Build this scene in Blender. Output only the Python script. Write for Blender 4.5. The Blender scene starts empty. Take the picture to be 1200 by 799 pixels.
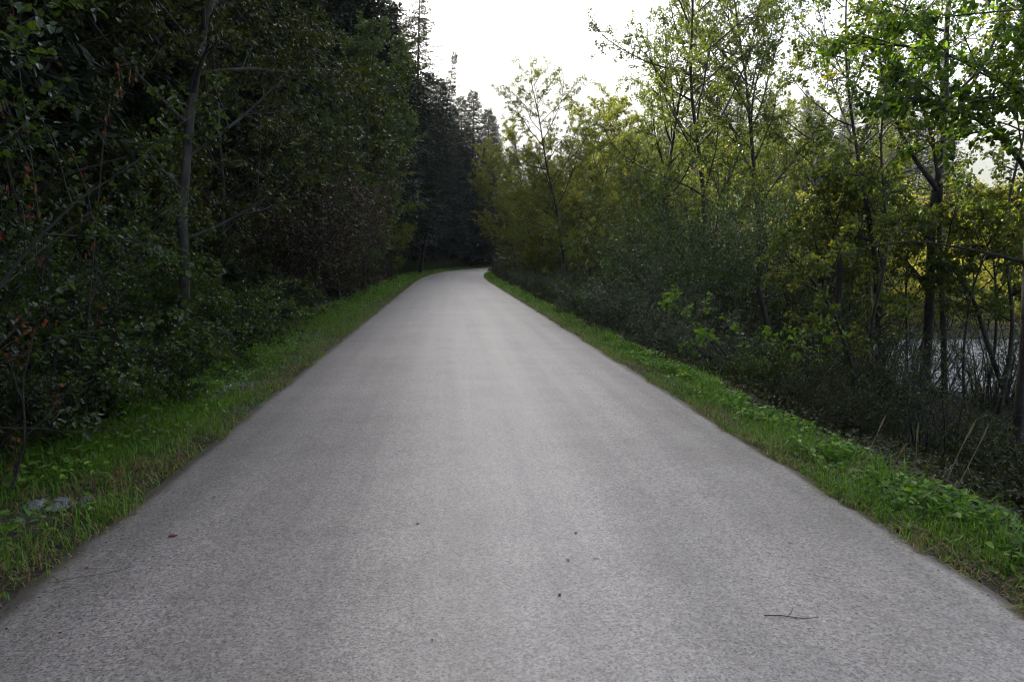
import bpy, math
import numpy as np

R = math.radians
scene = bpy.context.scene
col = scene.collection
UP = np.array([0., 0., 1.])


# ------------------------------------------------------------------ helpers
def norm(a):
    return a / np.maximum(np.linalg.norm(a, axis=-1, keepdims=True), 1e-9)


def smooth01(x):
    x = np.clip(x, 0, 1)
    return x * x * (3 - 2 * x)


def make_mesh(name, verts, quads=None, tris=None, mats=(), smooth=False, rnd=None, uv=None, mat_idx=None):
    me = bpy.data.meshes.new(name)
    verts = np.asarray(verts, dtype=np.float32)
    me.vertices.add(len(verts))
    me.vertices.foreach_set('co', verts.ravel())
    parts, starts, off = [], [], 0
    for f, k in ((quads, 4), (tris, 3)):
        if f is not None and len(f):
            f = np.asarray(f, dtype=np.int32)
            parts.append(f.ravel())
            starts.append(off + np.arange(len(f), dtype=np.int32) * k)
            off += len(f) * k
    loops = np.concatenate(parts)
    starts = np.concatenate(starts)
    me.loops.add(len(loops))
    me.loops.foreach_set('vertex_index', loops)
    me.polygons.add(len(starts))
    me.polygons.foreach_set('loop_start', starts)
    if mat_idx is not None:
        me.polygons.foreach_set('material_index', np.asarray(mat_idx, dtype=np.int32))
    me.update(calc_edges=True)
    me.polygons.foreach_set('use_smooth', np.full(len(starts), smooth, dtype=bool))
    if rnd is not None:
        at = me.attributes.new('rnd', 'FLOAT', 'POINT')
        at.data.foreach_set('value', np.asarray(rnd, dtype=np.float32))
    if uv is not None:
        l = me.uv_layers.new(name='UVMap')
        l.data.foreach_set('uv', np.asarray(uv, dtype=np.float32)[loops].ravel())
    for m in mats:
        me.materials.append(m)
    return me


def link(name, data, parent=None, loc=None):
    o = bpy.data.objects.new(name, data)
    col.objects.link(o)
    if parent is not None:
        o.parent = parent
    if loc is not None:
        o.location = loc
    return o


def tag(o, label=None, cat=None, group=None, kind=None):
    if label: o['label'] = label
    if cat: o['category'] = cat
    if group: o['group'] = group
    if kind: o['kind'] = kind
    return o


class Tubes:
    """collects tapered tubes into one mesh"""
    def __init__(self):
        self.v, self.q, self.n = [], [], 0

    def add(self, pts, rad, k=6):
        pts = np.asarray(pts, float)
        rad = np.asarray(rad, float)
        t = norm(np.gradient(pts, axis=0))
        ref = np.where(np.abs(t[:, 2:3]) > .9, np.array([[1., 0, 0]]), np.array([[0, 0, 1.]]))
        a = norm(np.cross(t, ref)); b = np.cross(t, a)
        # keep the frame from flipping
        for i in range(1, len(a)):
            u = a[i - 1] - t[i] * np.dot(a[i - 1], t[i])
            a[i] = u / max(np.linalg.norm(u), 1e-9)
            b[i] = np.cross(t[i], a[i])
        th = np.arange(k) * 2 * math.pi / k
        ring = pts[:, None] + rad[:, None, None] * (np.cos(th)[None, :, None] * a[:, None] + np.sin(th)[None, :, None] * b[:, None])
        m = len(pts)
        i, j = np.meshgrid(np.arange(m - 1), np.arange(k), indexing='ij')
        j2 = (j + 1) % k
        q = np.stack([i * k + j, i * k + j2, (i + 1) * k + j2, (i + 1) * k + j], -1).reshape(-1, 4) + self.n
        self.v.append(ring.reshape(-1, 3)); self.q.append(q)
        self.n += m * k

    def mesh(self, name, mat):
        return make_mesh(name, np.concatenate(self.v), np.concatenate(self.q), mats=[mat], smooth=True)


def leaf_arrays(P, D, N, L, W, rnd, fine=True):
    D = norm(D); S = norm(np.cross(D, N)); N = np.cross(S, D)
    L = L[:, None]; W = W[:, None]
    n = len(P)
    if fine:
        b = P; tip = P + L * D - .12 * L * N
        r1 = P + .3 * L * D + .5 * W * S + .14 * W * N
        r2 = P + .68 * L * D + .38 * W * S + .08 * W * N - .04 * L * N
        l1 = P + .3 * L * D - .5 * W * S + .14 * W * N
        l2 = P + .68 * L * D - .38 * W * S + .08 * W * N - .04 * L * N
        v = np.stack([b, r1, r2, tip, l2, l1], 1).reshape(-1, 3)
        o = np.arange(n)[:, None] * 6
        q = np.concatenate([o + [0, 1, 2, 3], o + [0, 3, 4, 5]])
        return v, q, np.repeat(rnd, 6)
    b = P; tip = P + L * D
    r = P + .45 * L * D + .5 * W * S + .12 * W * N
    l = P + .45 * L * D - .5 * W * S + .12 * W * N
    v = np.stack([b, r, tip, l], 1).reshape(-1, 3)
    o = np.arange(n)[:, None] * 4
    q = o + [0, 1, 2, 3]
    return v, q, np.repeat(rnd, 4)


def leaf_mesh(name, P, D, N, L, W, rnd, mat, fine=True):
    v, q, r = leaf_arrays(P, D, N, L, W, rnd, fine)
    return make_mesh(name, v, q, mats=[mat], rnd=r)


# ------------------------------------------------------------------ materials
def new_mat(name):
    m = bpy.data.materials.new(name)
    m.use_nodes = True
    nt = m.node_tree
    nt.nodes.clear()
    out = nt.nodes.new('ShaderNodeOutputMaterial')
    return m, nt, out


def ramp(nt, stops, fac, interp='LINEAR'):
    r = nt.nodes.new('ShaderNodeValToRGB')
    r.color_ramp.interpolation = interp
    e = r.color_ramp.elements
    e[0].position, e[0].color = stops[0][0], (*stops[0][1], 1)
    e[1].position, e[1].color = stops[-1][0], (*stops[-1][1], 1)
    for p, c in stops[1:-1]:
        x = e.new(p); x.color = (*c, 1)
    nt.links.new(fac, r.inputs[0])
    return r.outputs[0]


def noise(nt, vec, scale, detail=4, rough=.6):
    n = nt.nodes.new('ShaderNodeTexNoise')
    n.inputs['Scale'].default_value = scale
    n.inputs['Detail'].default_value = detail
    n.inputs['Roughness'].default_value = rough
    if vec is not None:
        nt.links.new(vec, n.inputs['Vector'])
    return n.outputs['Fac']


def math_(nt, op, a, b=None):
    n = nt.nodes.new('ShaderNodeMath'); n.operation = op
    for i, x in enumerate((a, b)):
        if x is None: continue
        if isinstance(x, (int, float)): n.inputs[i].default_value = x
        else: nt.links.new(x, n.inputs[i])
    return n.outputs[0]


def mix(nt, fac, a, b, mode='MIX'):
    n = nt.nodes.new('ShaderNodeMix'); n.data_type = 'RGBA'; n.blend_type = mode
    for s, x in ((n.inputs[0], fac), (n.inputs[6], a), (n.inputs[7], b)):
        if isinstance(x, (int, float)): s.default_value = x
        elif isinstance(x, tuple): s.default_value = (*x, 1)
        else: nt.links.new(x, s)
    return n.outputs[2]


def leaf_mat(name, stops, trans=(1.5, 1.5, .6), tw=.45, rough=.36, spec=.42):
    m, nt, out = new_mat(name)
    at = nt.nodes.new('ShaderNodeAttribute'); at.attribute_name = 'rnd'
    oi = nt.nodes.new('ShaderNodeObjectInfo')
    # leaf to leaf colour, nudged from plant to plant
    f = math_(nt, 'ADD', at.outputs['Fac'], math_(nt, 'MULTIPLY', math_(nt, 'SUBTRACT', oi.outputs['Random'], .5), .22))
    c = ramp(nt, stops, f)
    bs = nt.nodes.new('ShaderNodeBsdfPrincipled')
    nt.links.new(c, bs.inputs['Base Color'])
    bs.inputs['Roughness'].default_value = rough
    bs.inputs['Specular IOR Level'].default_value = spec
    tr = nt.nodes.new('ShaderNodeBsdfTranslucent')
    tc = mix(nt, 1.0, c, tuple(trans), 'MULTIPLY')
    nt.links.new(tc, tr.inputs['Color'])
    ms = nt.nodes.new('ShaderNodeMixShader'); ms.inputs[0].default_value = tw
    nt.links.new(bs.outputs[0], ms.inputs[1]); nt.links.new(tr.outputs[0], ms.inputs[2])
    nt.links.new(ms.outputs[0], out.inputs[0])
    return m


def bark_mat(name, dark, light, birch=False, scale=9):
    m, nt, out = new_mat(name)
    tc = nt.nodes.new('ShaderNodeTexCoord')
    mp = nt.nodes.new('ShaderNodeMapping')
    mp.inputs['Scale'].default_value = (1, 1, 6) if birch else (1.6, 1.6, .35)
    nt.links.new(tc.outputs['Object'], mp.inputs['Vector'])
    n1 = noise(nt, mp.outputs[0], scale, 5, .65)
    n2 = noise(nt, tc.outputs['Object'], 1.7, 3)
    f = math_(nt, 'ADD', math_(nt, 'MULTIPLY', n1, .7), math_(nt, 'MULTIPLY', n2, .3))
    c = ramp(nt, [(.38, dark), (.5, tuple((np.array(dark) + np.array(light)) / 2)), (.62, light)], f)
    bs = nt.nodes.new('ShaderNodeBsdfPrincipled')
    bs.inputs['Roughness'].default_value = .85
    nt.links.new(c, bs.inputs['Base Color'])
    bp = nt.nodes.new('ShaderNodeBump'); bp.inputs['Strength'].default_value = .6; bp.inputs['Distance'].default_value = .02
    nt.links.new(n1, bp.inputs['Height']); nt.links.new(bp.outputs[0], bs.inputs['Normal'])
    nt.links.new(bs.outputs[0], out.inputs[0])
    return m


M = {}
M['alder'] = leaf_mat('alder_leaves', [(0, (.020, .034, .010)), (.5, (.038, .06, .017)), (.82, (.062, .082, .021)), (.95, (.13, .115, .024)), (1, (.17, .125, .025))], (3.8, 3.45, .95), .52)
M['birch'] = leaf_mat('birch_leaves', [(0, (.028, .045, .012)), (.5, (.05, .075, .018)), (.85, (.10, .115, .022)), (.97, (.19, .17, .026)), (1, (.22, .16, .025))], (4.1, 3.5, .9), .52)
M['dim'] = leaf_mat('shade_tree_leaves', [(0, (.02, .028, .006)), (.6, (.048, .060, .012)), (.92, (.095, .10, .018)), (1, (.17, .11, .02))], (1.4, 1.5, .5), .34)
M['grey'] = leaf_mat('grey_green_leaves', [(0, (.055, .08, .034)), (.6, (.10, .135, .055)), (1, (.15, .18, .07))], (1.7, 1.8, .6), .4, .4)
M['willow'] = leaf_mat('willow_leaves', [(0, (.024, .036, .022)), (.5, (.05, .068, .044)), (1, (.12, .14, .10))], (1.4, 1.5, .7), .35, .38, .6)
M['hazel'] = leaf_mat('hazel_leaves', [(0, (.018, .030, .008)), (.6, (.034, .054, .013)), (.93, (.07, .085, .016)), (1, (.2, .15, .025))], (2.6, 3., .7), .42, .27, .55)
M['over'] = leaf_mat('overhanging_leaves', [(0, (.018, .036, .010)), (.55, (.036, .066, .016)), (.9, (.085, .12, .024)), (1, (.2, .16, .03))], (4., 4.2, .8), .5, .3)  # hazel leaf colours brightened as if the sun reached them
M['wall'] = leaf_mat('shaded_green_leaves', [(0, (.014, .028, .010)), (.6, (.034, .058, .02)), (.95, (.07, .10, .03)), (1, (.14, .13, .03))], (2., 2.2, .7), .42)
M['bright'] = leaf_mat('fresh_hazel_leaves', [(0, (.06, .12, .02)), (1, (.13, .2, .03))], (1.8, 2., .5), .5, .4)
M['rust'] = leaf_mat('rust_leaves', [(0, (.018, .022, .009)), (.45, (.034, .029, .012)), (.8, (.055, .034, .015)), (1, (.11, .042, .018))], (1.6, 1.2, .7), .4)
M['red'] = leaf_mat('red_leaves', [(0, (.06, .06, .02)), (.4, (.16, .07, .02)), (.7, (.2, .05, .03)), (1, (.26, .035, .025))], (1.6, 1.1, .8), .45)
M['sunny'] = leaf_mat('yellow_bush_leaves', [(0, (.07, .10, .02)), (.4, (.16, .18, .035)), (.75, (.27, .26, .055)), (1, (.32, .26, .06))], (2.5, 2.25, .6), .52, .5)
M['spruce'] = leaf_mat('spruce_needles', [(0, (.010, .017, .009)), (.7, (.02, .032, .016)), (1, (.034, .046, .02))], (1.2, 1.3, .6), .2, .5, .35)
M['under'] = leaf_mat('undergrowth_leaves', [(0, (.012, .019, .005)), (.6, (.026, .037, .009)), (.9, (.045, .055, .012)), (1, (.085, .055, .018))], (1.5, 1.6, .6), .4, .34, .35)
M['grass'] = leaf_mat('grass_blades', [(0, (.034, .09, .009)), (.4, (.10, .22, .018)), (.72, (.23, .36, .045)), (.8, (.25, .20, .08)), (.92, (.3, .22, .11)), (1, (.09, .055, .03))], (1.3, 1.4, .6), .4, .4)
M['straw'] = leaf_mat('dry_stalks', [(0, (.26, .2, .12)), (1, (.4, .32, .2))], (1., 1., 1.), .15, .6)
M['bark'] = bark_mat('grey_brown_bark', (.014, .012, .010), (.062, .055, .047))
M['birchbark'] = bark_mat('pale_mottled_bark', (.012, .0105, .009), (.055, .05, .043), True, 5)
M['sprucebark'] = bark_mat('spruce_bark', (.016, .012, .009), (.055, .043, .033))
M['twigbark'] = bark_mat('shrub_bark', (.016, .013, .011), (.06, .052, .042))


# ------------------------------------------------------------------ road line and terrain
CL = np.array([(5.9, -60), (3.1, -30), (.844, -6), (.28, 0), (-.284, 6), (-.848, 12), (-1.412, 18), (-2.164, 26), (-3.06, 35.5),
               (-3.92, 45), (-4.5, 54), (-4.72, 64), (-4.25, 75), (-2.7, 87), (.2, 98), (4.6, 109), (11., 120), (20, 133), (40, 150), (75, 170), (120, 190)], float)


def catmull(P, n):
    P = np.asarray(P, float)
    A = np.vstack([2 * P[0] - P[1], P, 2 * P[-1] - P[-2]])
    out = []
    for i in range(len(P) - 1):
        p0, p1, p2, p3 = A[i:i + 4]
        t = np.linspace(0, 1, n, endpoint=False)[:, None]
        out.append(.5 * (2 * p1 + (p2 - p0) * t + (2 * p0 - 5 * p1 + 4 * p2 - p3) * t ** 2 + (3 * p1 - p0 - 3 * p2 + p3) * t ** 3))
    out.append(P[-1:])
    return np.vstack(out)


line = catmull(CL, 12)
seg = np.linalg.norm(np.diff(line, axis=0), axis=1)
S_ = np.concatenate([[0], np.cumsum(seg)])
tang = norm(np.gradient(line, axis=0))
rgt = np.stack([tang[:, 1], -tang[:, 0]], 1)
HW = 2.3
HALF = .5 * np.maximum(np.append(seg, seg[-1]), np.insert(seg, 0, seg[0]))


def at_s(s, d):
    """world xy of points at length s along the road and d to the right of its centre"""
    x = np.interp(s, S_, line[:, 0]); y = np.interp(s, S_, line[:, 1])
    rx = np.interp(s, S_, rgt[:, 0]); ry = np.interp(s, S_, rgt[:, 1])
    return x + rx * d, y + ry * d


def s_of_y(y):
    return float(np.interp(y, line[:, 1], S_))


def side_dist(x, y):
    x = np.asarray(x, float); y = np.asarray(y, float)
    sh = x.shape
    x = x.ravel(); y = y.ravel()
    if len(x) <= 64:
        dx = x[:, None] - line[None, :, 0]; dy = y[:, None] - line[None, :, 1]
        al = dx * tang[:, 0] + dy * tang[:, 1]; la = dx * rgt[:, 0] + dy * rgt[:, 1]
        e = np.hypot(np.maximum(np.abs(al) - HALF, 0), la)
        i = e.argmin(1); r = np.arange(len(x))
        return (e[r, i] * np.sign(la[r, i])).reshape(sh)
    best = np.full(len(x), 1e9); sgn = np.ones(len(x))
    for i in range(0, len(line)):
        dx = x - line[i, 0]; dy = y - line[i, 1]
        al = dx * tang[i, 0] + dy * tang[i, 1]
        la = dx * rgt[i, 0] + dy * rgt[i, 1]
        half = .5 * max(seg[min(i, len(seg) - 1)], seg[max(i - 1, 0)])
        e = np.hypot(np.maximum(np.abs(al) - half, 0), la)
        k = e < best
        best[k] = e[k]; sgn[k] = np.sign(la[k])
    return (best * sgn).reshape(sh)


PC = (15.5, 17.8); PR = (7.2, 5.4); WATER = -1.25


def pond_e(x, y):
    return (np.abs((x - PC[0]) / PR[0]) ** 3.5 + np.abs((y - PC[1]) / PR[1]) ** 3.5) ** (1 / 3.5)


def bumps(x, y):
    return .5 * np.sin(x * .9 + 1.3 * np.sin(y * .37)) * np.sin(y * .71 + .8) + .3 * np.sin(x * 2.3 + y * 1.1) * np.sin(y * 1.9 - x * .7)


def ground_z(x, y):
    x = np.asarray(x, float); y = np.asarray(y, float)
    d = side_dist(x, y)
    a = np.abs(d)
    # under the road a little below it, verge nearly level
    z = np.where(a < HW + .05, -.09, -.035)
    rough = smooth01((a - HW - .1) / 1.5)
    z = z + rough * .07 * bumps(x, y)
    # left: bank climbing slowly into the wood
    L = -d - HW
    z = z + np.where(d < 0, .16 * smooth01((L - .6) / 2.2) + .09 * np.maximum(L - 2.5, 0) + .05 * np.maximum(L - 12, 0), 0)
    # right: drops to the wet hollow, rises again as a slope behind the pond
    Rr = d - HW
    drop = 1.05 * smooth01((Rr - .5) / 3.2)
    fade = 1 - .6 * smooth01((y - 34) / 25)
    rise = .125 * np.maximum(np.hypot(x - 4, (y - 5)) - 32, 0) * smooth01((Rr - 8) / 14)
    z = z + np.where(d > 0, -drop * fade + np.minimum(rise, 14), 0)
    e = pond_e(x, y)
    z = z - .9 * smooth01((1.12 - e) / .35)
    return z


def gz(x, y):
    return float(ground_z(np.array([x]), np.array([y]))[0])


def ground_sheet():
    def axis(stops):
        out = []
        for a, b, st in stops:
            out.append(np.arange(a, b, st))
        return np.concatenate(out)
    xs = axis([(-3000, -600, 400), (-600, -120, 60), (-120, -30, 6), (-30, -12, 1.2), (-12, 12, .3), (12, 34, .8), (34, 130, 5), (130, 600, 60), (600, 3001, 400)])
    ys = axis([(-3000, -400, 400), (-400, -60, 40), (-60, -6, 4), (-6, 30, .35), (30, 120, 1.0), (120, 240, 8), (240, 600, 60), (600, 3001, 400)])
    X, Y = np.meshgrid(xs, ys, indexing='ij')
    Z = ground_z(X, Y)
    # far away the land levels out
    far = smooth01((np.hypot(X, Y) - 150) / 250)
    Z = Z * (1 - far) + 4 * far
    n, m = X.shape
    i, j = np.meshgrid(np.arange(n - 1), np.arange(m - 1), indexing='ij')
    q = np.stack([i * m + j, (i + 1) * m + j, (i + 1) * m + j + 1, i * m + j + 1], -1).reshape(-1, 4)
    mt, nt, out = new_mat('forest_floor')
    tc = nt.nodes.new('ShaderNodeTexCoord')
    n1 = noise(nt, tc.outputs['Object'], 3.5, 6, .7)
    n2 = noise(nt, tc.outputs['Object'], .5, 3)
    n3 = noise(nt, tc.outputs['Object'], 40, 4, .7)
    f = math_(nt, 'ADD', math_(nt, 'MULTIPLY', n1, .5), math_(nt, 'MULTIPLY', n3, .5))
    soil = ramp(nt, [(.3, (.022, .016, .011)), (.5, (.05, .037, .025)), (.68, (.10, .075, .05))], f)
    moss = ramp(nt, [(.3, (.022, .035, .012)), (.7, (.05, .07, .022))], n3)
    c = mix(nt, ramp(nt, [(.42, (0, 0, 0)), (.6, (1, 1, 1))], n2), soil, moss)
    bs = nt.nodes.new('ShaderNodeBsdfPrincipled'); bs.inputs['Roughness'].default_value = .95
    nt.links.new(c, bs.inputs['Base Color'])
    bp = nt.nodes.new('ShaderNodeBump'); bp.inputs['Strength'].default_value = .8; bp.inputs['Distance'].default_value = .04
    nt.links.new(f, bp.inputs['Height']); nt.links.new(bp.outputs[0], bs.inputs['Normal'])
    nt.links.new(bs.outputs[0], out.inputs[0])
    o = link('ground', make_mesh('ground', np.stack([X, Y, Z], -1).reshape(-1, 3), q, mats=[mt], smooth=True))
    tag(o, kind='structure')


def road():
    s = np.concatenate([np.arange(s_of_y(-40), s_of_y(30), .12), np.arange(s_of_y(30), S_[-1] - 1, .8)])
    rng = np.random.default_rng(3)
    prof = np.array([(-2.46, -.085), (-2.36, -.03), (-2.2, -.008), (-1.2, .012), (0, .02), (1.2, .012), (2.2, -.008), (2.36, -.03), (2.44, -.085)])
    crumble = lambda: rng.normal(0, .010, len(s)) + np.convolve(rng.normal(0, 1, len(s) + 40), np.ones(9) / 9, 'same')[:len(s)] * .009
    wob = crumble(); wob2 = crumble()
    V, U = [], []
    for k, (d, z) in enumerate(prof):
        dd = d + (wob if d < -2.1 else wob2 if d > 2.1 else 0)
        x, y = at_s(s, dd)
        V.append(np.stack([x, y, np.full_like(x, z)], -1)); U.append(np.stack([np.broadcast_to(dd, s.shape), s], -1))
    V = np.stack(V, 1); U = np.stack(U, 1)
    n, m = V.shape[:2]
    i, j = np.meshgrid(np.arange(n - 1), np.arange(m - 1), indexing='ij')
    q = np.stack([i * m + j, i * m + j + 1, (i + 1) * m + j + 1, (i + 1) * m + j], -1).reshape(-1, 4)
    mt, nt, out = new_mat('worn_asphalt')
    tc = nt.nodes.new('ShaderNodeTexCoord'); uv = tc.outputs['UV']
    obj = tc.outputs['Object']
    vo = nt.nodes.new('ShaderNodeTexVoronoi'); vo.inputs['Scale'].default_value = 75
    nt.links.new(obj, vo.inputs['Vector'])
    vo2 = nt.nodes.new('ShaderNodeTexVoronoi'); vo2.inputs['Scale'].default_value = 165
    nt.links.new(obj, vo2.inputs['Vector'])
    sep = nt.nodes.new('ShaderNodeSeparateColor'); nt.links.new(vo.outputs['Color'], sep.inputs[0])
    sep2 = nt.nodes.new('ShaderNodeSeparateColor'); nt.links.new(vo2.outputs['Color'], sep2.inputs[0])
    n_f = noise(nt, obj, 60, 3, .7)
    n_m = noise(nt, obj, 2.2, 5, .65)
    n_l = noise(nt, obj, .35, 3)
    mp = nt.nodes.new('ShaderNodeMapping'); mp.inputs['Scale'].default_value = (2.6, .05, 1)
    nt.links.new(uv, mp.inputs['Vector'])
    n_s = noise(nt, mp.outputs[0], 1.0, 4, .6)          # wear running along the road
    mp2 = nt.nodes.new('ShaderNodeMapping'); mp2.inputs['Scale'].default_value = (.12, 1.1, 1)
    nt.links.new(uv, mp2.inputs['Vector'])
    n_t = noise(nt, mp2.outputs[0], 1.0, 3, .6)         # roller marks across it
    agg = ramp(nt, [(0, (.08, .073, .068)), (.14, (.16, .149, .141)), (.5, (.275, .256, .243)), (.85, (.36, .337, .322)), (1, (.46, .435, .415))], sep.outputs[0])
    agg2 = ramp(nt, [(0, (.08, .074, .07)), (.2, (.2, .187, .177)), (.7, (.31, .289, .275)), (1, (.43, .405, .39))], sep2.outputs[0])
    c = mix(nt, .5, agg, agg2)
    pits = ramp(nt, [(.34, (.2, .2, .2)), (.45, (1, 1, 1))], n_f)
    c = mix(nt, .75, c, pits, 'MULTIPLY')
    vp = nt.nodes.new('ShaderNodeTexVoronoi'); vp.inputs['Scale'].default_value = 68
    nt.links.new(obj, vp.inputs['Vector'])
    sp3 = nt.nodes.new('ShaderNodeSeparateColor'); nt.links.new(vp.outputs['Color'], sp3.inputs[0])
    hole = math_(nt, 'MULTIPLY', math_(nt, 'LESS_THAN', sp3.outputs[1], .3), math_(nt, 'LESS_THAN', vp.outputs['Distance'], .36))
    c = mix(nt, math_(nt, 'MULTIPLY', hole, .55), c, (.04, .036, .032))
    v = math_(nt, 'ADD', math_(nt, 'MULTIPLY', n_s, .6), math_(nt, 'ADD', math_(nt, 'MULTIPLY', n_m, .3), math_(nt, 'ADD', math_(nt, 'MULTIPLY', n_t, .27), math_(nt, 'MULTIPLY', n_l, .35))))
    tone = ramp(nt, [(.52, (.58, .565, .55)), (.76, (1., 1., 1.)), (1., (1.38, 1.37, 1.36))], v)
    c = mix(nt, 1., c, tone, 'MULTIPLY')
    # dirt carried onto the road edges
    sx = nt.nodes.new('ShaderNodeSeparateXYZ'); nt.links.new(uv, sx.inputs[0])
    ed = math_(nt, 'ADD', math_(nt, 'ABSOLUTE', sx.outputs[0]), math_(nt, 'MULTIPLY', math_(nt, 'SUBTRACT', n_m, .5), .3))
    dirt = ramp(nt, [(.0, (0, 0, 0)), (.5, (0, 0, 0)), (1, (1, 1, 1))], math_(nt, 'SUBTRACT', math_(nt, 'MULTIPLY', ed, 7.), 15.3))
    c = mix(nt, math_(nt, 'MULTIPLY', dirt, .8), c, (.075, .062, .05))
    # pale sandy scuffs
    sc = ramp(nt, [(.66, (0, 0, 0)), (.75, (1, 1, 1))], noise(nt, obj, .8, 5, .7))
    c = mix(nt, math_(nt, 'MULTIPLY', sc, .4), c, (.42, .38, .32))
    # small tar spots
    vs = nt.nodes.new('ShaderNodeTexVoronoi'); vs.inputs['Scale'].default_value = 1.7
    nt.links.new(obj, vs.inputs['Vector'])
    spot = ramp(nt, [(.02, (1, 1, 1)), (.035, (0, 0, 0))], math_(nt, 'ADD', vs.outputs['Distance'], math_(nt, 'MULTIPLY', math_(nt, 'SUBTRACT', n_f, .5), .03)))
    c = mix(nt, math_(nt, 'MULTIPLY', spot, .8), c, (.03, .028, .026))
    bs = nt.nodes.new('ShaderNodeBsdfPrincipled')
    c = mix(nt, 1., c, (1.04, .965, .885), 'MULTIPLY')
    bs.inputs['Roughness'].default_value = .47
    bs.inputs['Specular IOR Level'].default_value = 1.
    nt.links.new(c, bs.inputs['Base Color'])
    h = math_(nt, 'ADD', math_(nt, 'MULTIPLY', sep.outputs[0], .5), math_(nt, 'MULTIPLY', n_f, 1.))
    bp = nt.nodes.new('ShaderNodeBump'); bp.inputs['Strength'].default_value = .3; bp.inputs['Distance'].default_value = .005
    nt.links.new(h, bp.inputs['Height']); nt.links.new(bp.outputs[0], bs.inputs['Normal'])
    nt.links.new(bs.outputs[0], out.inputs[0])
    o = link('road', make_mesh('road', V.reshape(-1, 3), q, mats=[mt], smooth=True, uv=U.reshape(-1, 2)))
    tag(o, kind='structure')


def pond():
    th = np.linspace(0, 2 * math.pi, 73)[:-1]
    rr = np.linspace(0, 1.1, 14)[1:]
    V = [np.array([[PC[0], PC[1], WATER]])]
    sq = (np.abs(np.cos(th)) ** 3.5 + np.abs(np.sin(th)) ** 3.5) ** (-1 / 3.5)
    for r in rr * .98:
        V.append(np.stack([PC[0] + PR[0] * r * sq * np.cos(th), PC[1] + PR[1] * r * sq * np.sin(th), np.full(72, WATER)], -1))
    j = np.arange(72); j2 = (j + 1) % 72
    tris = np.stack([np.zeros(72, int), 1 + j, 1 + j2], -1)
    q = np.concatenate([np.stack([1 + k * 72 + j, 1 + (k + 1) * 72 + j, 1 + (k + 1) * 72 + j2, 1 + k * 72 + j2], -1) for k in range(len(rr) - 1)])
    mt, nt, out = new_mat('pond_water')
    tc = nt.nodes.new('ShaderNodeTexCoord')
    mp = nt.nodes.new('ShaderNodeMapping'); mp.inputs['Scale'].default_value = (.5, 1.5, 1); mp.inputs['Rotation'].default_value = (0, 0, R(-25))
    nt.links.new(tc.outputs['Object'], mp.inputs['Vector'])
    n1 = noise(nt, mp.outputs[0], 2.6, 3, .55)
    bs = nt.nodes.new('ShaderNodeBsdfPrincipled')
    bs.inputs['Base Color'].default_value = (.27, .29, .30, 1)   # pale base stands in for bright sky reflected in the water
    bs.inputs['Roughness'].default_value = .07
    bs.inputs['IOR'].default_value = 1.33
    bp = nt.nodes.new('ShaderNodeBump'); bp.inputs['Strength'].default_value = 1.; bp.inputs['Distance'].default_value = .14
    nt.links.new(n1, bp.inputs['Height']); nt.links.new(bp.outputs[0], bs.inputs['Normal'])
    nt.links.new(bs.outputs[0], out.inputs[0])
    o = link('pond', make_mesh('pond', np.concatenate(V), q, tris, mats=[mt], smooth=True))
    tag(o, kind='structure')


def hills():
    """wooded mountain ridges closing the valley, about two kilometres off"""
    rng = np.random.default_rng(8)
    nx, ny = 130, 26
    ang = np.linspace(R(-75), R(75), nx)
    rad = np.linspace(1500, 4300, ny)
    A, Q = np.meshgrid(ang, rad, indexing='ij')
    X = Q * np.sin(A); Y = Q * np.cos(A)
    ridge = 560 + 170 * np.cos((A - .065) * 2.3) + 110 * np.cos((A - .065) * 6.5) + 30 * np.sin(A * 13 + 2) + 12 * np.sin(A * 31)
    prof = smooth01((Q - 1500) / 1700) * (1 - .35 * smooth01((Q - 3500) / 800))
    Z = ridge * prof + 18 * np.sin(X * .011) * np.sin(Y * .013) * prof + rng.normal(0, 4, X.shape) * prof - 6
    i, j = np.meshgrid(np.arange(nx - 1), np.arange(ny - 1), indexing='ij')
    q = np.stack([i * ny + j, (i + 1) * ny + j, (i + 1) * ny + j + 1, i * ny + j + 1], -1).reshape(-1, 4)
    mt, nt, out = new_mat('wooded_slope')
    tc = nt.nodes.new('ShaderNodeTexCoord')
    c = ramp(nt, [(.35, (.03, .045, .025)), (.65, (.07, .085, .04))], noise(nt, tc.outputs['Object'], .02, 6, .7))
    bs = nt.nodes.new('ShaderNodeBsdfPrincipled'); bs.inputs['Roughness'].default_value = 1
    nt.links.new(c, bs.inputs['Base Color']); nt.links.new(bs.outputs[0], out.inputs[0])
    o = link('hills', make_mesh('hills', np.stack([X, Y, Z], -1).reshape(-1, 3), q, mats=[mt], smooth=True))
    tag(o, kind='structure')


# ------------------------------------------------------------------ plants
def grow_path(rng, p, d, length, n, wob, grav):
    pts = [np.array(p, float)]
    d = np.array(d, float)
    for i in range(n):
        d = d + rng.normal(0, wob, 3)
        d[2] += grav / n
        d /= np.linalg.norm(d)
        pts.append(pts[-1] + d * length / n)
    return np.array(pts)


def perp(rng, t):
    a = np.cross(t, rng.normal(0, 1, 3))
    return a / max(np.linalg.norm(a), 1e-9)


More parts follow.
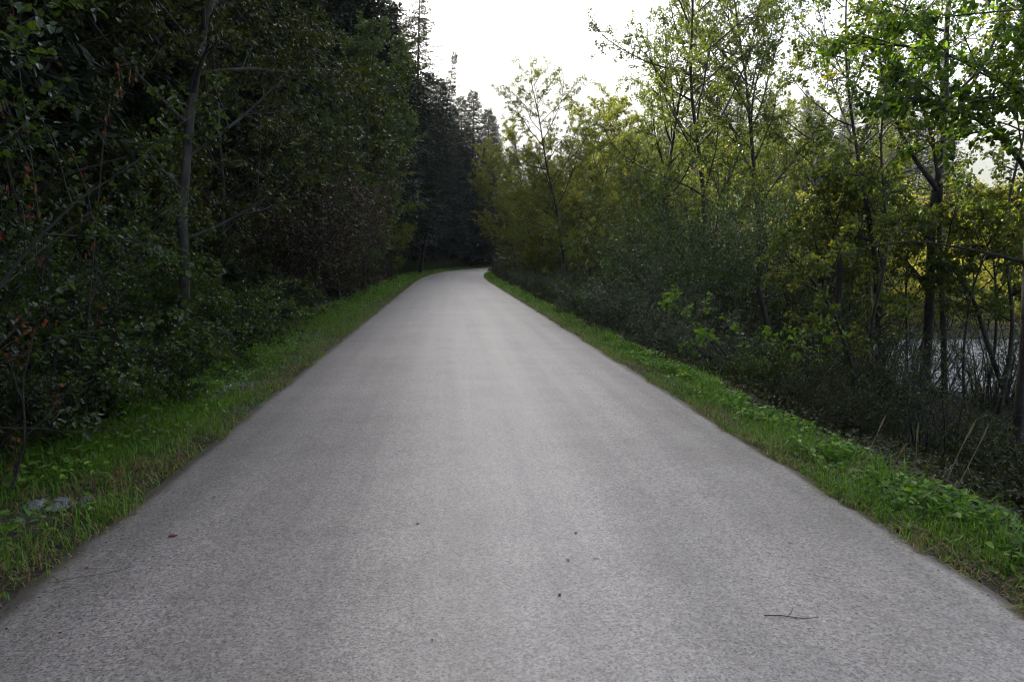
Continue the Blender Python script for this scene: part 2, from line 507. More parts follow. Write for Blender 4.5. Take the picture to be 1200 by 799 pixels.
class Plant:
    def __init__(self, seed):
        self.rng = np.random.default_rng(seed)
        self.t = Tubes()
        self.tw = []           # leaf bearing twigs (points, weight)

    def stem(self, pts, r0, r1, levels, li=0, k=8, power=1.):
        """pts: polyline; levels: list of dicts, one for each order of branching"""
        rng = self.rng
        pts = np.asarray(pts, float)
        u = np.linspace(0, 1, len(pts))
        rad = r0 + (r1 - r0) * u ** power
        if li == 0:
            rad[0] *= 1.35
        self.t.add(pts, rad, k)
        if li >= len(levels):
            self.tw.append((pts, 1.))
            return
        lv = levels[li]
        Ls = np.linalg.norm(np.diff(pts, axis=0), axis=1).sum()
        n = lv['n'] * (np.clip(Ls / lv['ref'], .25, 1.3) if 'ref' in lv else 1)
        n = max(1, int(round(n * rng.uniform(.8, 1.2))))
        phase = rng.uniform(0, 6.28)
        for i in range(n):
            f = lv['t0'] + (lv.get('t1', 1.) - lv['t0']) * (i + rng.uniform(0, 1)) / n
            f = min(f, .985)
            x = f * (len(pts) - 1); a = int(x); w = x - a
            p = pts[a] * (1 - w) + pts[a + 1] * w
            tg = pts[a + 1] - pts[a]; tg = tg / np.linalg.norm(tg)
            if li == 0:
                phase += 2.4 + rng.normal(0, .4)
                h = np.array([math.cos(phase), math.sin(phase), 0])
                h = h - tg * np.dot(h, tg); h /= np.linalg.norm(h)
            else:
                h = perp(rng, tg); h[2] *= .5; h /= max(np.linalg.norm(h), 1e-6)
            an = R(lv['ang'] + rng.normal(0, 9))
            d = tg * math.cos(an) + h * math.sin(an)
            shape = lv.get('shape', 'round')
            g = (f - lv['t0']) / max(1 - lv['t0'], 1e-6)
            if shape == 'cone': pr = 1.05 - .85 * g
            elif shape == 'round': pr = .35 + 1.0 * math.sin(math.pi * min(1, .18 + .78 * g)) * .75
            else: pr = 1 - .5 * g
            ln = (lv['len'] if lv.get('abs', True) else lv['len'] * Ls) * pr * rng.uniform(.7, 1.25)
            ln = max(ln, .14)
            rr = min((r0 + (r1 - r0) * f ** power) * .75, lv['r'] * rng.uniform(.8, 1.2) * (.5 + .5 * pr))
            m = lv.get('seg', 5)
            q = grow_path(rng, p, d, ln, m, lv.get('wob', .12), lv.get('grav', 0.))
            self.stem(q, rr, rr * .3, levels, li + 1, lv.get('k', 4))
        if lv.get('end', True):
            m = len(pts) * 2 // 3
            self.tw.append((pts[m:], .6))

    def leaves(self, per, L, W, up=.7, droop=.3, spread=.03, start=.1):
        rng = self.rng
        P, D = [], []
        ln = np.array([np.linalg.norm(t[-1] - t[0]) for t, w in self.tw])
        med = np.median(ln)
        for (pts, w), l in zip(self.tw, ln):
            n = rng.poisson(per * w * min(max(l / med, .2), 1.7))
            if n == 0: continue
            u = rng.uniform(start, 1, n) * (len(pts) - 1)
            a = np.minimum(u.astype(int), len(pts) - 2); f = (u - a)[:, None]
            P.append(pts[a] * (1 - f) + pts[a + 1] * f)
            D.append(norm(pts[a + 1] - pts[a]))
        P = np.concatenate(P); D = np.concatenate(D)
        n = len(P)
        side = norm(np.cross(D, rng.normal(0, 1, (n, 3))))
        d = norm(D * rng.uniform(.2, 1, (n, 1)) + side * .9 + np.array([0, 0, -droop]) * rng.uniform(.3, 1.6, (n, 1)))
        nn = UP * up + rng.normal(0, .45, (n, 3))
        P = P + rng.normal(0, spread, (n, 3))
        s = rng.uniform(.65, 1.25, n)
        # neighbouring leaves turn together
        cl = .5 + .35 * np.sin(P[:, 0] * 1.7 + 2 * np.sin(P[:, 2] * .9)) * np.sin(P[:, 1] * 1.9 + P[:, 2] * 1.1)
        rnd = np.clip(.62 * rng.random(n) + .38 * cl, 0, 1)
        return P, d, nn, L * s, W * s, rnd


def register(name, trunk_mesh, crown_mesh, parts=('trunk', 'crown')):
    PROTO[name] = (trunk_mesh, crown_mesh, parts)


PROTO = {}


def broadleaf(name, seed, H, leafm, barkm, nl=24, spread=2.6, t0=.18, r=.11, leaf=.075, per=16, lean=(0, 0), fine=False, n2=8, n3=6, ang=58, grav=.35, stems=None, shape='round', wob=.05, wl=.7):
    p = Plant(seed)
    lv = [dict(n=nl, t0=t0, len=spread, ang=ang, r=r * .32, seg=7, wob=.11, grav=grav, shape=shape, k=5),
          dict(n=n2, t0=.2, len=.42, abs=False, ang=45, r=.014, seg=5, wob=.15, grav=.1, k=4, shape='taper', ref=spread),
          dict(n=n3, t0=.1, len=.45, abs=False, ang=42, r=.006, seg=3, wob=.16, grav=-.25, k=3, shape='taper')]
    if stems is None:
        d = np.array([lean[0], lean[1], 1.]); d /= np.linalg.norm(d)
        stems = [(grow_path(p.rng, (0, 0, -.2), d, H, 14, wob, .05), r, 1.)]
    for pts, rr, frac in stems:
        l2 = [dict(x) for x in lv]
        l2[0]['n'] = nl * frac
        if frac < 1: l2[0]['len'] = spread * (.6 + .4 * frac)
        p.stem(pts, rr, .012, l2, k=9, power=.85)
    P, d, nn, L, W, rnd = p.leaves(per, leaf, leaf * wl, up=.6, droop=.35)
    register(name, p.t.mesh(name + '_trunk', barkm), leaf_mesh(name + '_crown', P, d, nn, L, W, rnd, leafm, fine))
    return len(P)


def bush(name, seed, H, Rad, leafm, ns=14, leaf=.06, wl=.6, per=14, n2=9, n3=4, fine=True, arch=-.5, spread=.9):
    p = Plant(seed)
    rng = p.rng
    lv = [dict(n=n2, t0=.12, len=.42, abs=False, ang=42, r=.008, seg=5, wob=.14, grav=.15, k=4, shape='taper'),
          dict(n=n3, t0=.15, len=.5, abs=False, ang=42, r=.004, seg=3, wob=.15, grav=-.1, k=3, shape='taper')]
    for i in range(ns):
        a = i * 2.4 + rng.normal(0, .3); rr = rng.uniform(.05, 1) ** .5
        d = np.array([math.cos(a) * spread * rr, math.sin(a) * spread * rr, 1.]); d /= np.linalg.norm(d)
        base = np.array([math.cos(a), math.sin(a), 0]) * rr * Rad * .3
        ln = H * rng.uniform(.7, 1.15) * (1.1 - .25 * rr)
        pts = grow_path(rng, base + (0, 0, -.15), d, ln, 8, .07, arch)
        p.stem(pts, rng.uniform(.010, .02) * (H / 2) ** .7, .004, lv, k=5)
    P, d, nn, L, W, rnd = p.leaves(per, leaf, leaf * wl, up=.7, droop=.25, spread=.02)
    keep = P[:, 2] > .02
    P, d, nn, L, W, rnd = (x[keep] for x in (P, d, nn, L, W, rnd))
    register(name, p.t.mesh(name + '_stems', M['twigbark']), leaf_mesh(name + '_foliage', P, d, nn, L, W, rnd, leafm, fine), ('stems', 'foliage'))
    return len(P)


def spruce(name, seed, H, Rad, base=.12, thin=1., r=.19, blade=.1, lean=0., ragged=.25):
    rng = np.random.default_rng(seed)
    t = Tubes()
    n = 16
    pts = grow_path(rng, (0, 0, -.3), (lean, 0, 1), H, n, .012, .0)
    u = np.linspace(0, 1, n + 1)
    rad = r * (1 - u) ** .9 + .012
    rad[0] *= 1.3
    t.add(pts, rad, 9)
    TW = []
    z = base * H * .45
    while z < H - .25:
        f = z / H
        live = smooth01((f - base * .6) / max(base, .05))
        nb = int(rng.integers(4, 7) * (1 if live > .4 else .6))
        ph = rng.uniform(0, 6.28)
        for b in range(nb):
            ph += 6.28 / nb + rng.normal(0, .25)
            zz = min(z + rng.uniform(-.12, .12), H - .2)
            ff = zz / H
            prof = (1 - ff) ** .78 * (.55 + .45 * smooth01((ff - base * .5) / .18))
            ln = max(.18, Rad * prof * rng.uniform(1 - ragged, 1 + ragged * .6))
            x = ff * n; a = min(int(x), n - 1); w = x - a
            p = pts[a] * (1 - w) + pts[a + 1] * w
            el = .35 * ff - .18 + rng.normal(0, .08)
            d = np.array([math.cos(ph), math.sin(ph), el])
            q = grow_path(rng, p, d, ln, 5, .05, -.45 * (1 - ff))
            q[-1, 2] += .06 * ln
            t.add(q, np.linspace(.022 * (.4 + ln / Rad), .005, 6), 4)
            if live < .3 or rng.random() > thin:
                continue
            m = int(5 + ln * 6)
            for k in range(m):
                g = .12 + .88 * (k + rng.uniform(0, 1)) / m
                y = min(g, .99) * 5; a2 = int(y); w2 = y - a2
                p2 = q[a2] * (1 - w2) + q[a2 + 1] * w2
                tg = q[a2 + 1] - q[a2]; tg /= np.linalg.norm(tg)
                sd = np.cross(tg, UP); sd /= np.linalg.norm(sd) + 1e-9
                if k % 2: sd = -sd
                dd = tg * .75 + sd * rng.uniform(.3, .9) + np.array([0, 0, rng.uniform(-.6, .05)])
                dd /= np.linalg.norm(dd)
                l2 = (.16 + .34 * ln * .4 * (1 - .55 * g)) * rng.uniform(.6, 1.25)
                TW.append((p2, dd, l2))
            TW.append((q[-1] - .25 * (q[-1] - q[-2]), (q[-1] - q[-2]) / np.linalg.norm(q[-1] - q[-2]), .2))
        z += rng.uniform(.24, .38) * (1.15 - .45 * f)
    P0 = np.array([x[0] for x in TW]); D0 = np.array([x[1] for x in TW]); L0 = np.array([x[2] for x in TW])
    cnt = np.maximum(4, (L0 * 27)).astype(int)
    idx = np.repeat(np.arange(len(TW)), cnt)
    N = len(idx)
    g = rng.random(N)
    sag = (g ** 2 * L0[idx] * .22)[:, None] * np.array([0, 0, -1.])
    P = P0[idx] + D0[idx] * (g * L0[idx])[:, None] + sag
    side = norm(np.cross(D0[idx], rng.normal(0, 1, (N, 3))))
    D = norm(D0[idx] * .8 + side * rng.uniform(.3, .9, (N, 1)) + np.array([0, 0, -.12]))
    L = blade * rng.uniform(.7, 1.3, N)
    rnd = np.clip(.6 * rng.random(N) + .4 * rng.random(len(TW))[idx], 0, 1)
    register(name, t.mesh(name + '_trunk', M['sprucebark']),
             leaf_mesh(name + '_crown', P, D, UP + rng.normal(0, .5, (N, 3)), L, L * .3, rnd, M['spruce'], False))
    return N


def place(proto, name, x, y, label, cat, group=None, rot=0., sc=1., sz=None, sink=.0, z=None, tilt=0., part_label=None):
    tm, cm, parts = PROTO[proto]
    e = link(name, None, loc=(x, y, (gz(x, y) if z is None else z) - sink))
    e.rotation_euler = (0, tilt, rot)
    e.scale = (sc, sc, sz or sc)
    e.empty_display_size = .3
    tag(e, label, cat, group)
    link(parts[0], tm, e)
    link(parts[1], cm, e)
    return e


# ------------------------------------------------------------------ build
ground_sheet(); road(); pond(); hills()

NL = {}
# --- kinds of tree
NL['alder_a'] = broadleaf('alder_a', 11, 11.5, M['alder'], M['bark'], nl=32, spread=3.0, t0=.16, r=.1, leaf=.064, per=19, grav=.5, ang=52)
NL['alder_b'] = broadleaf('alder_b', 12, 10.5, M['alder'], M['bark'], nl=30, spread=2.8, t0=.15, r=.085, leaf=.064, per=19, grav=.6, ang=48, lean=(-.1, .0))
NL['birch_a'] = broadleaf('birch_a', 13, 12.5, M['birch'], M['bark'], nl=38, spread=3.0, t0=.08, r=.12, leaf=.088, per=23, grav=.3)
NL['birch_b'] = broadleaf('birch_b', 14, 11., M['birch'], M['bark'], nl=34, spread=2.7, t0=.06, r=.1, leaf=.088, per=23, grav=.3, lean=(.12, 0))
NL['dim_a'] = broadleaf('dim_a', 15, 10.5, M['dim'], M['bark'], nl=34, spread=2.7, t0=.12, r=.085, leaf=.075, per=20, grav=.25, ang=60)
NL['dim_b'] = broadleaf('dim_b', 16, 8.5, M['dim'], M['bark'], nl=30, spread=2.3, t0=.1, r=.09, leaf=.08, per=16, grav=.3, ang=58, lean=(.08, 0))
NL['grey_a'] = broadleaf('grey_a', 17, 10.5, M['grey'], M['bark'], nl=40, spread=2.7, t0=.06, r=.1, leaf=.1, per=18, grav=.45, ang=52)
for i, (H, Rd, b, th, rg) in enumerate([(21, 3.9, .10, 1., .22), (24, 4.2, .2, .97, .3), (19, 3.3, .05, 1., .2), (27, 3.6, .36, .85, .45)]):
    NL['spruce_%d' % i] = spruce('spruce_%d' % i, 40 + i, H, Rd, b, th, .2, .19, ragged=rg)
# --- kinds of bush
NL['willow_a'] = bush('willow_a', 21, 2.3, 1.2, M['willow'], ns=15, leaf=.09, wl=.32, per=12)
NL['willow_b'] = bush('willow_b', 22, 1.9, 1.1, M['willow'], ns=13, leaf=.08, wl=.36, per=12, arch=-.8)
NL['hazel_a'] = bush('hazel_a', 23, 2.5, 1.2, M['hazel'], ns=13, leaf=.058, wl=.68, per=13, n2=10)
NL['hazel_b'] = bush('hazel_b', 24, 1.7, 1.0, M['hazel'], ns=13, leaf=.046, wl=.7, per=14, n2=10, n3=5, arch=-.7)
NL['hazel_c'] = bush('hazel_c', 33, 3.3, 1.4, M['hazel'], spread=.5, ns=15, leaf=.046, wl=.68, per=14, n2=12, n3=5)
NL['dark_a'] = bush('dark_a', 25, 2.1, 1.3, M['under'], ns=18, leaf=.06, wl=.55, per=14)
NL['rust_a'] = bush('rust_a', 26, 4.2, 1.5, M['rust'], ns=16, leaf=.075, wl=.62, per=14, n2=12, n3=5, fine=False, spread=.6)
NL['sunny_a'] = bush('sunny_a', 27, 4.5, 2., M['sunny'], ns=18, leaf=.13, wl=.6, per=13, n2=12, n3=5, fine=False, spread=.8)
NL['tallwillow'] = bush('tallwillow', 28, 5.2, 1.8, M['wall'], ns=22, leaf=.085, wl=.45, per=11, n2=12, n3=5, fine=False, spread=.62, arch=-.6)

# ============================ left side of the road
place('dim_a', 'birch_tree', -4.5, 9.2, 'leaning tree with a thick pale mottled trunk rising from the left roadside bushes', 'tree', rot=R(15), sc=1., tilt=R(10))
place('dim_b', 'birch_tree', -5.2, 8.0, 'thinner leaning tree nearer the left picture edge, trunk mostly in shadow', 'tree', rot=R(140), tilt=R(9), sc=1.1)
place('grey_a', 'alder_tree', -6.5, 30, 'grey green rounded tree at the left verge, paler than the black spruces behind it', 'tree', rot=R(60), sc=1.02)
place('grey_a', 'alder_tree', -6.2, 24.5, 'lower leafy tree in front of the grey green rounded one, left of the road', 'tree', rot=R(250), sc=.62)
place('birch_b', 'alder_tree', -7.7, 42, 'small fresh green tree just beyond the grey green rounded tree', 'tree', rot=R(20), sc=.85)
place('dim_a', 'alder_tree', -6.3, 14.5, 'bushy tree above the rust leaved bushes, left of the road', 'tree', rot=R(200), sc=.8)
place('dim_a', 'alder_tree', -8.2, 20.5, 'tree with olive leaves half hidden behind the rust leaved bushes', 'tree', rot=R(310), sc=1.0)
place('dim_b', 'alder_tree', -7.0, 11.5, 'tree deep in shadow behind the pale mottled trunk', 'tree', rot=R(80), sc=1.15)
place('spruce_0', 'spruce_tree', -6.6, 5.6, 'dark spruce filling the top left corner behind the hazel', 'tree', rot=R(120), sc=.8)

place('spruce_1', 'spruce_tree', -8.4, 37, 'tall broad spruce whose top leaves the picture above the grey green tree', 'tree', rot=R(10), sc=1.28, sz=0.95)
place('spruce_3', 'spruce_tree', -9.4, 69, 'thin ragged spruce with a bare pointed top against the white sky', 'tree', rot=R(70), sc=1.43, sz=1.06)
place('spruce_0', 'spruce_tree', -9.0, 84, 'spruce just right of and lower than the thin ragged one', 'tree', rot=R(130), sc=1.46, sz=1.08)
place('spruce_2', 'spruce_tree', -6.9, 100, 'dense spruce standing where the road bends out of sight', 'tree', rot=R(200), sc=1.73, sz=1.28)
place('spruce_2', 'spruce_tree', -3.6, 117, 'farthest spruce tip left of the valley gap, beyond the bend', 'tree', rot=R(20), sc=1.76, sz=1.30)
place('spruce_0', 'spruce_tree', .8, 128, 'low pointed spruce in the valley gap beyond the bend', 'tree', rot=R(320), sc=1.1)
place('spruce_3', 'pine_tree', -8.2, 61, 'pine with a bare trunk leaning towards the road near the bend', 'tree', rot=R(0), sc=.72, tilt=R(11))

for x, y, lb in ((-10.6, 50, 'broad dark spruce behind and beyond the tall one that leaves the picture top'), (-9.9, 57, 'broad dark spruce just left of the leaning pine'), (-11.2, 65, 'broad dark spruce left of the thin ragged one')):
    place('spruce_1', 'spruce_tree', x, y, lb, 'tree', rot=y, sc=1.32, sz=1.)
for pr, x, y, sc_, lb in (('spruce_0', -9.6, 88, 1.15, 'full spruce stepping down from the thin ragged one towards the bend'),
                          ('spruce_2', -5.6, 95, 1.27, 'full spruce directly above the far end of the road'),
                          ('spruce_0', -3.1, 107, 1.14, 'full spruce at the right end of the conifers where the road bends away')):
    place(pr, 'spruce_tree', x, y, lb, 'tree', rot=y, sc=sc_ * 1.4, sz=sc_)
rng = np.random.default_rng(77)
fill = []
for k in range(4000):
    x = rng.uniform(-38, -7); y = rng.uniform(-22, 125)
    d = float(side_dist(np.array([x]), np.array([y]))[0])
    if d > (-7.2 if y < 50 else -5.6): continue
    if any((x - a) ** 2 + (y - b) ** 2 < (2.5 if x > -18 else 3.6) ** 2 for a, b in fill): continue
    if abs(x + 8.4) < 2 and abs(y - 37) < 2: continue
    fill.append((x, y))
fill = [p for p in fill if p[0] > -27][:200]
for k, (x, y) in enumerate(fill):
    kind = [1, 0, 0, 2, 0][k % 5]
    zs = (rng.uniform(1.1, 1.28) if y < 30 else rng.uniform(.92, 1.2)) * (.9 if y > 75 else 1)
    place('spruce_%d' % kind, 'spruce_tree', x, y, 'dark spruce in the dense stand behind the roadside trees on the left', 'tree', 'spruces of the wood left of the road', rot=rng.uniform(0, 6.28), sc=zs * (1.3 if y > 40 else 1.1), sz=zs)

# roadside bushes, left
for (x, y, pr, nm, sc, lb) in [
    (-5.9, 16.5, 'rust_a', 'rust_leaved_bush', 1.0, 'tallest of the rust brown bushes left of the road'),
    (-6.3, 20.6, 'rust_a', 'rust_leaved_bush', .95, 'rust brown bush next beyond the tallest rust brown one'),
    (-6.6, 26.5, 'rust_a', 'rust_leaved_bush', .8, 'low brownish bush farthest along the left verge before the bend'),
    (-4.6, 4.3, 'hazel_c', 'hazel_bush', 1.0, 'hazel bush with large glossy leaves reaching in at the left picture edge'),
    (-4.3, 6.3, 'hazel_b', 'hazel_bush', 1.05, 'broad leaved bush with pale glinting leaves above the long grass on the left'),
    (-5.3, 7.4, 'hazel_c', 'hazel_bush', .8, 'taller broad leaved bush behind the glinting one, below the mottled trunk'),
    (-4.75, 9.4, 'hazel_b', 'hazel_bush', 1.1, 'broad leaved bush at the foot of the pale mottled trunk'),
    (-5.1, 11.8, 'hazel_a', 'hazel_bush', .7, 'broad leaved bush left of the road before the grey stones'),
    (-4.2, 4.9, 'dark_a', 'dark_bush', .65, 'small dark bush touching the long grass at the left edge'),
    (-4.05, 7.4, 'dark_a', 'dark_bush', .5, 'low dark bush bulging over the left verge grass'),
]:
    place(pr, nm, x, y, lb, 'bush', rot=rng.uniform(0, 6.28), sc=sc)
PROTO_RED = bush('red_a', 29, 2.0, .7, M['red'], ns=3, leaf=.048, wl=.6, per=4, n2=4, n3=2, spread=.5)
place('red_a', 'dogwood_bush', -3.55, 4.45, 'thin bush with crimson and orange leaves at the left picture edge', 'bush', sc=.8)
place('red_a', 'dogwood_bush', -4.0, 5.9, 'tall sparse bush with orange leaves high in the top left corner', 'bush', sc=.7, sz=2.1, rot=1.)

k = 0
for y in np.arange(12.5, 104, 2.1):
    s = s_of_y(y)
    for off, scs in ((2.25, .62), (3.7, 1.05)):
        if y > 60 and off > 3: continue
        d = -(HW + off + rng.uniform(-.25, .5))
        x, yy = at_s(s + rng.uniform(-.6, .6), d)
        pr, nm, lb, gp = [('dark_a', 'dark_bush', 'dark bush in the row along the left grass verge', 'dark bushes along the left verge'),
                          ('hazel_b', 'hazel_bush', 'broad leaved bush in the row along the left grass verge past the stones', 'broad leaved bushes along the left verge'),
                          ('rust_a', 'rust_leaved_bush', 'small brownish bush in the row along the left grass verge', 'brownish bushes along the left verge')][[0, 1, 0, 2, 1][k % 5]]
        place(pr, nm, float(x), float(yy), lb, 'bush', gp, rot=rng.uniform(0, 6.28), sc=scs * rng.uniform(.8, 1.15) * (.42 if pr == 'rust_a' else 1))
        k += 1

# ============================ right side of the road
# tall tree by the pond with arching boughs
def arch_tree():
    p = Plant(61)
    lv = [dict(n=9, t0=.35, len=1.5, ang=55, r=.03, seg=6, wob=.12, grav=.2, k=5),
          dict(n=7, t0=.2, len=.42, abs=False, ang=45, r=.01, seg=4, wob=.15, grav=.1, k=4, shape='taper'),
          dict(n=5, t0=.1, len=.5, abs=False, ang=42, r=.005, seg=3, wob=.16, grav=-.2, k=3, shape='taper')]
    tw = lv[1:]
    main = catmull([(0, 0, -.3), (.02, 0, 1.5), (-.03, .05, 3.4), (.02, 0, 5.2), (.0, .1, 7.2), (.1, 0, 9.6), (.1, .1, 11.5)], 4)
    p.stem(main, .1, .015, lv, k=10)
    # boughs arching over to the left, as long bare curves
    for z0, pts in [(4.2, [(0, 0, 4.1), (-.3, -.1, 5.0), (-.75, -.2, 5.75), (-1.35, -.2, 6.3), (-2.2, -.2, 6.6)]),
                    (4.3, [(0, 0, 4.3), (-.12, -.2, 5.2), (-.35, -.3, 6.1), (-.8, -.4, 6.8), (-1.5, -.4, 7.1)]),
                    (3.9, [(0, 0, 3.9), (-.5, .1, 4.6), (-.95, .2, 5.6), (-1.2, .2, 6.7), (-1.3, .2, 8.)]),
                    (3.4, [(0, 0, 3.5), (.6, -.2, 3.75), (1.4, -.3, 3.85), (2.2, -.3, 3.75)]),
                    (4.8, [(0, 0, 4.8), (.5, .2, 5.6), (1., .3, 6.6), (1.3, .3, 8.)]),
                    (2.0, [(0, 0, 2.0), (-.5, .1, 2.6), (-1.2, .2, 3.0), (-2.1, .2, 3.1)])]:
        p.stem(catmull(pts, 3), .048, .01, tw, k=6)
    # second thin stem, leaning against it
    p.stem(catmull([(.42, -.05, -.2), (.3, 0, 1.4), (.12, .03, 3.0), (.02, -.05, 4.0)], 4), .06, .04, [dict(n=3, t0=.4, len=.9, ang=50, r=.014, seg=4, wob=.12, grav=.1, k=4)] + tw[1:], k=7)
    P, d, nn, L, W, rnd = p.leaves(9, .075, .052, up=.6, droop=.35)
    register('arch_tree', p.t.mesh('arch_tree_trunk', M['bark']), leaf_mesh('arch_tree_crown', P, d, nn, L, W, rnd, M['alder'], True))

def overhang_tree():
    p = Plant(62)
    lv = [dict(n=10, t0=.2, len=.42, abs=False, ang=45, r=.012, seg=5, wob=.14, grav=-.1, k=4, shape='taper'),
          dict(n=6, t0=.1, len=.5, abs=False, ang=45, r=.005, seg=3, wob=.15, grav=-.3, k=3, shape='taper')]
    main = catmull([(0, 0, -.3), (.02, 0, 1.5), (-.06, 0, 3.0), (-.05, 0, 4.6), (.1, .1, 7)], 4)
    p.t.add(main, np.linspace(.066, .03, len(main)), 9)
    for pts in [[(-.05, 0, 3.3), (-.4, -.4, 3.9), (-.8, -.8, 4.2), (-1.2, -1.1, 4.2)],
                [(-.05, 0, 3.5), (-.6, -.1, 4.0), (-1.3, -.2, 4.3), (-1.9, -.3, 4.3)],
                [(-.05, 0, 3.9), (-.3, -.6, 4.4), (-.7, -1.3, 4.7), (-1.2, -1.9, 4.6)],
                [(-.05, 0, 4.2), (-.5, .4, 4.8), (-1.1, .7, 5.1), (-1.8, .9, 5.2)],
                [(-.05, 0, 3.4), (.2, -.5, 3.9), (.3, -1.1, 4.1), (.2, -1.7, 4.0)],
                [(-.05, 0, 4.6), (-.6, -.3, 5.3), (-1.3, -.5, 5.7), (-2.1, -.7, 5.7)],
                [(0, 0, 4.0), (.7, -.2, 4.5), (1.4, -.3, 4.8), (2., -.5, 4.8)],
                [(0, 0, 5.0), (.5, .4, 5.8), (.9, .9, 6.4), (1.2, 1.2, 6.8)],
                ]:
        p.stem(catmull(pts, 3), .03, .008, lv, k=6)
    p.t.add(catmull([(0, 0, 2.6), (-.5, .2, 2.75), (-1.2, .3, 2.85), (-1.9, .3, 2.75)], 3), np.linspace(.025, .006, 10), 6)
    P, d, nn, L, W, rnd = p.leaves(17, .068, .047, up=.7, droop=.35)
    register('overhang_tree', p.t.mesh('overhang_tree_trunk', M['bark']), leaf_mesh('overhang_tree_crown', P, d, nn, L, W, rnd, M['over'], True))

def slim_tree(name, seed, ctrl, r0, leafm, per=8, n1=12, ln=1.3, t0=.35):
    p = Plant(seed)
    lv = [dict(n=n1, t0=t0, len=ln, ang=50, r=.02, seg=5, wob=.13, grav=.2, k=5),
          dict(n=6, t0=.2, len=.42, abs=False, ang=45, r=.008, seg=4, wob=.15, grav=.1, k=4, shape='taper'),
          dict(n=4, t0=.1, len=.5, abs=False, ang=42, r=.004, seg=3, wob=.16, grav=-.2, k=3, shape='taper')]
    p.stem(catmull(ctrl, 4), r0, .01, lv, k=8)
    P, d, nn, L, W, rnd = p.leaves(per, .075, .05, up=.6, droop=.35)
    register(name, p.t.mesh(name + '_trunk', M['bark']), leaf_mesh(name + '_crown', P, d, nn, L, W, rnd, leafm, True))

arch_tree(); overhang_tree()
slim_tree('slim_a', 63, [(0, 0, -.2), (-.25, 0, 1.6), (-.45, 0, 3.0), (-.8, .1, 4.6), (-1.1, .1, 6.2), (-1.2, .1, 8)], .075, M['alder'])
slim_tree('slim_b', 64, [(0, 0, -.2), (.1, 0, 1.5), (-.1, .1, 3.2), (.1, .1, 5.), (0, .2, 6.6)], .038, M['alder'], n1=11, t0=.2)
slim_tree('slim_c', 65, [(0, 0, -.2), (-.5, 0, .9), (-.9, .1, 2.0), (-1.6, .1, 2.9), (-2.4, .2, 3.5)], .05, M['alder'], n1=8, t0=.3, ln=1.)

place('arch_tree', 'alder_tree', 7.95, 13.0, 'tall thin tree by the pond with long bare boughs arching to the left', 'tree')
place('overhang_tree', 'hazel_tree', 5.75, 7.6, 'near tree with big leaves overhanging the top right corner', 'tree')
place('slim_a', 'alder_tree', 7.35, 13.2, 'thin left leaning tree just left of the one with arching boughs', 'tree')
place('slim_b', 'alder_tree', 8.3, 11.4, 'slender tree at the right picture edge in front of the pond', 'tree')
place('slim_b', 'alder_tree', 5.9, 11.0, 'slender dark stem standing between the snapped trunk and the pond', 'tree', rot=R(140), sc=.9)
place('slim_c', 'alder_tree', 8.9, 11.8, 'crooked little tree leaning far over to the left before the water', 'tree')
place('slim_c', 'alder_tree', 5.4, 9.9, 'crooked bare stem rising out of the dark brush right of the road', 'tree', rot=R(25), sc=.8)

slim_tree('slim_d', 66, [(0, 0, -.2), (.15, 0, 1.2), (.1, .1, 2.6), (-.2, .1, 4.)], .035, M['alder'], n1=12, t0=.5, ln=1.2, per=9)
for x, y, sc_, r_ in ((8.5, 12.1, .9, 0), (9.5, 12.0, .85, 2), (7.4, 14.9, 1., 4), (7.0, 12.0, .8, 1), (6.3, 13.6, 1., 3), (7.6, 16.6, .95, 5), (7.7, 11.3, .8, 2.6), (7.3, 14.1, 1.05, .7)):
    place('slim_d', 'alder_sapling', x, y, 'thin dark leafy sapling on the near bank of the pond', 'sapling', 'saplings on the near bank of the pond', rot=r_, sc=sc_)
place('alder_a', 'alder_tree', 6.9, 24, 'tall airy tree right of the valley gap, branches open against white sky', 'tree', rot=R(100), sc=1.25)
place('alder_b', 'alder_tree', 5.4, 27.5, 'tall slender tree left of the airy one, its crown edging the sky gap', 'tree', rot=R(200), sc=1.33)
place('alder_b', 'alder_tree', 9.4, 25, 'tall loose crowned tree right of the airy one', 'tree', rot=R(10), sc=1.4)
place('alder_a', 'alder_tree', 11.6, 25, 'loose crowned tree left of the arching boughs, thin against the sky', 'tree', rot=R(220), sc=1.25)
place('birch_a', 'birch_tree', 3.3, 42, 'yellowing tree with a round top right of the valley gap', 'tree', rot=R(30), sc=1.0)
place('birch_b', 'birch_tree', 1.4, 50, 'yellow green tree next to the road bend, lit on its left side', 'tree', rot=R(90), sc=1.05)
place('birch_a', 'birch_tree', .4, 61, 'pale leaved tree leaning over the inside of the bend', 'tree', rot=R(180), sc=.95)
place('birch_b', 'birch_tree', 4.3, 36, 'yellowing tree lower than and right of the round topped one', 'tree', rot=R(210), sc=.93)
place('alder_b', 'alder_tree', 5.3, 30, 'dense dark green tree between the yellowing trees and the airy tall one', 'tree', rot=R(160), sc=.86)
place('alder_a', 'alder_tree', 7.8, 35, 'olive green tree behind the dense dark green one', 'tree', rot=R(300), sc=.85)
place('tallwillow', 'willow_tree', 4.6, 21, 'bushy willow with many stems in front of the dense dark green tree', 'tree', rot=R(40), sc=1.05)
place('tallwillow', 'willow_tree', 5.5, 15.6, 'broad grey green willow standing nearest behind the right hand bushes', 'tree', rot=R(170), sc=.8)
place('tallwillow', 'willow_tree', 7.6, 17.0, 'leafy willow right of the broad grey green one', 'tree', rot=R(280), sc=.85)
place('tallwillow', 'willow_tree', 6.6, 20.0, 'taller willow behind the broad grey green one', 'tree', rot=R(100), sc=1.1)
place('tallwillow', 'willow_tree', 7.0, 18.6, 'thin leaved willow at the left end of the pond', 'tree', rot=R(10), sc=.8)

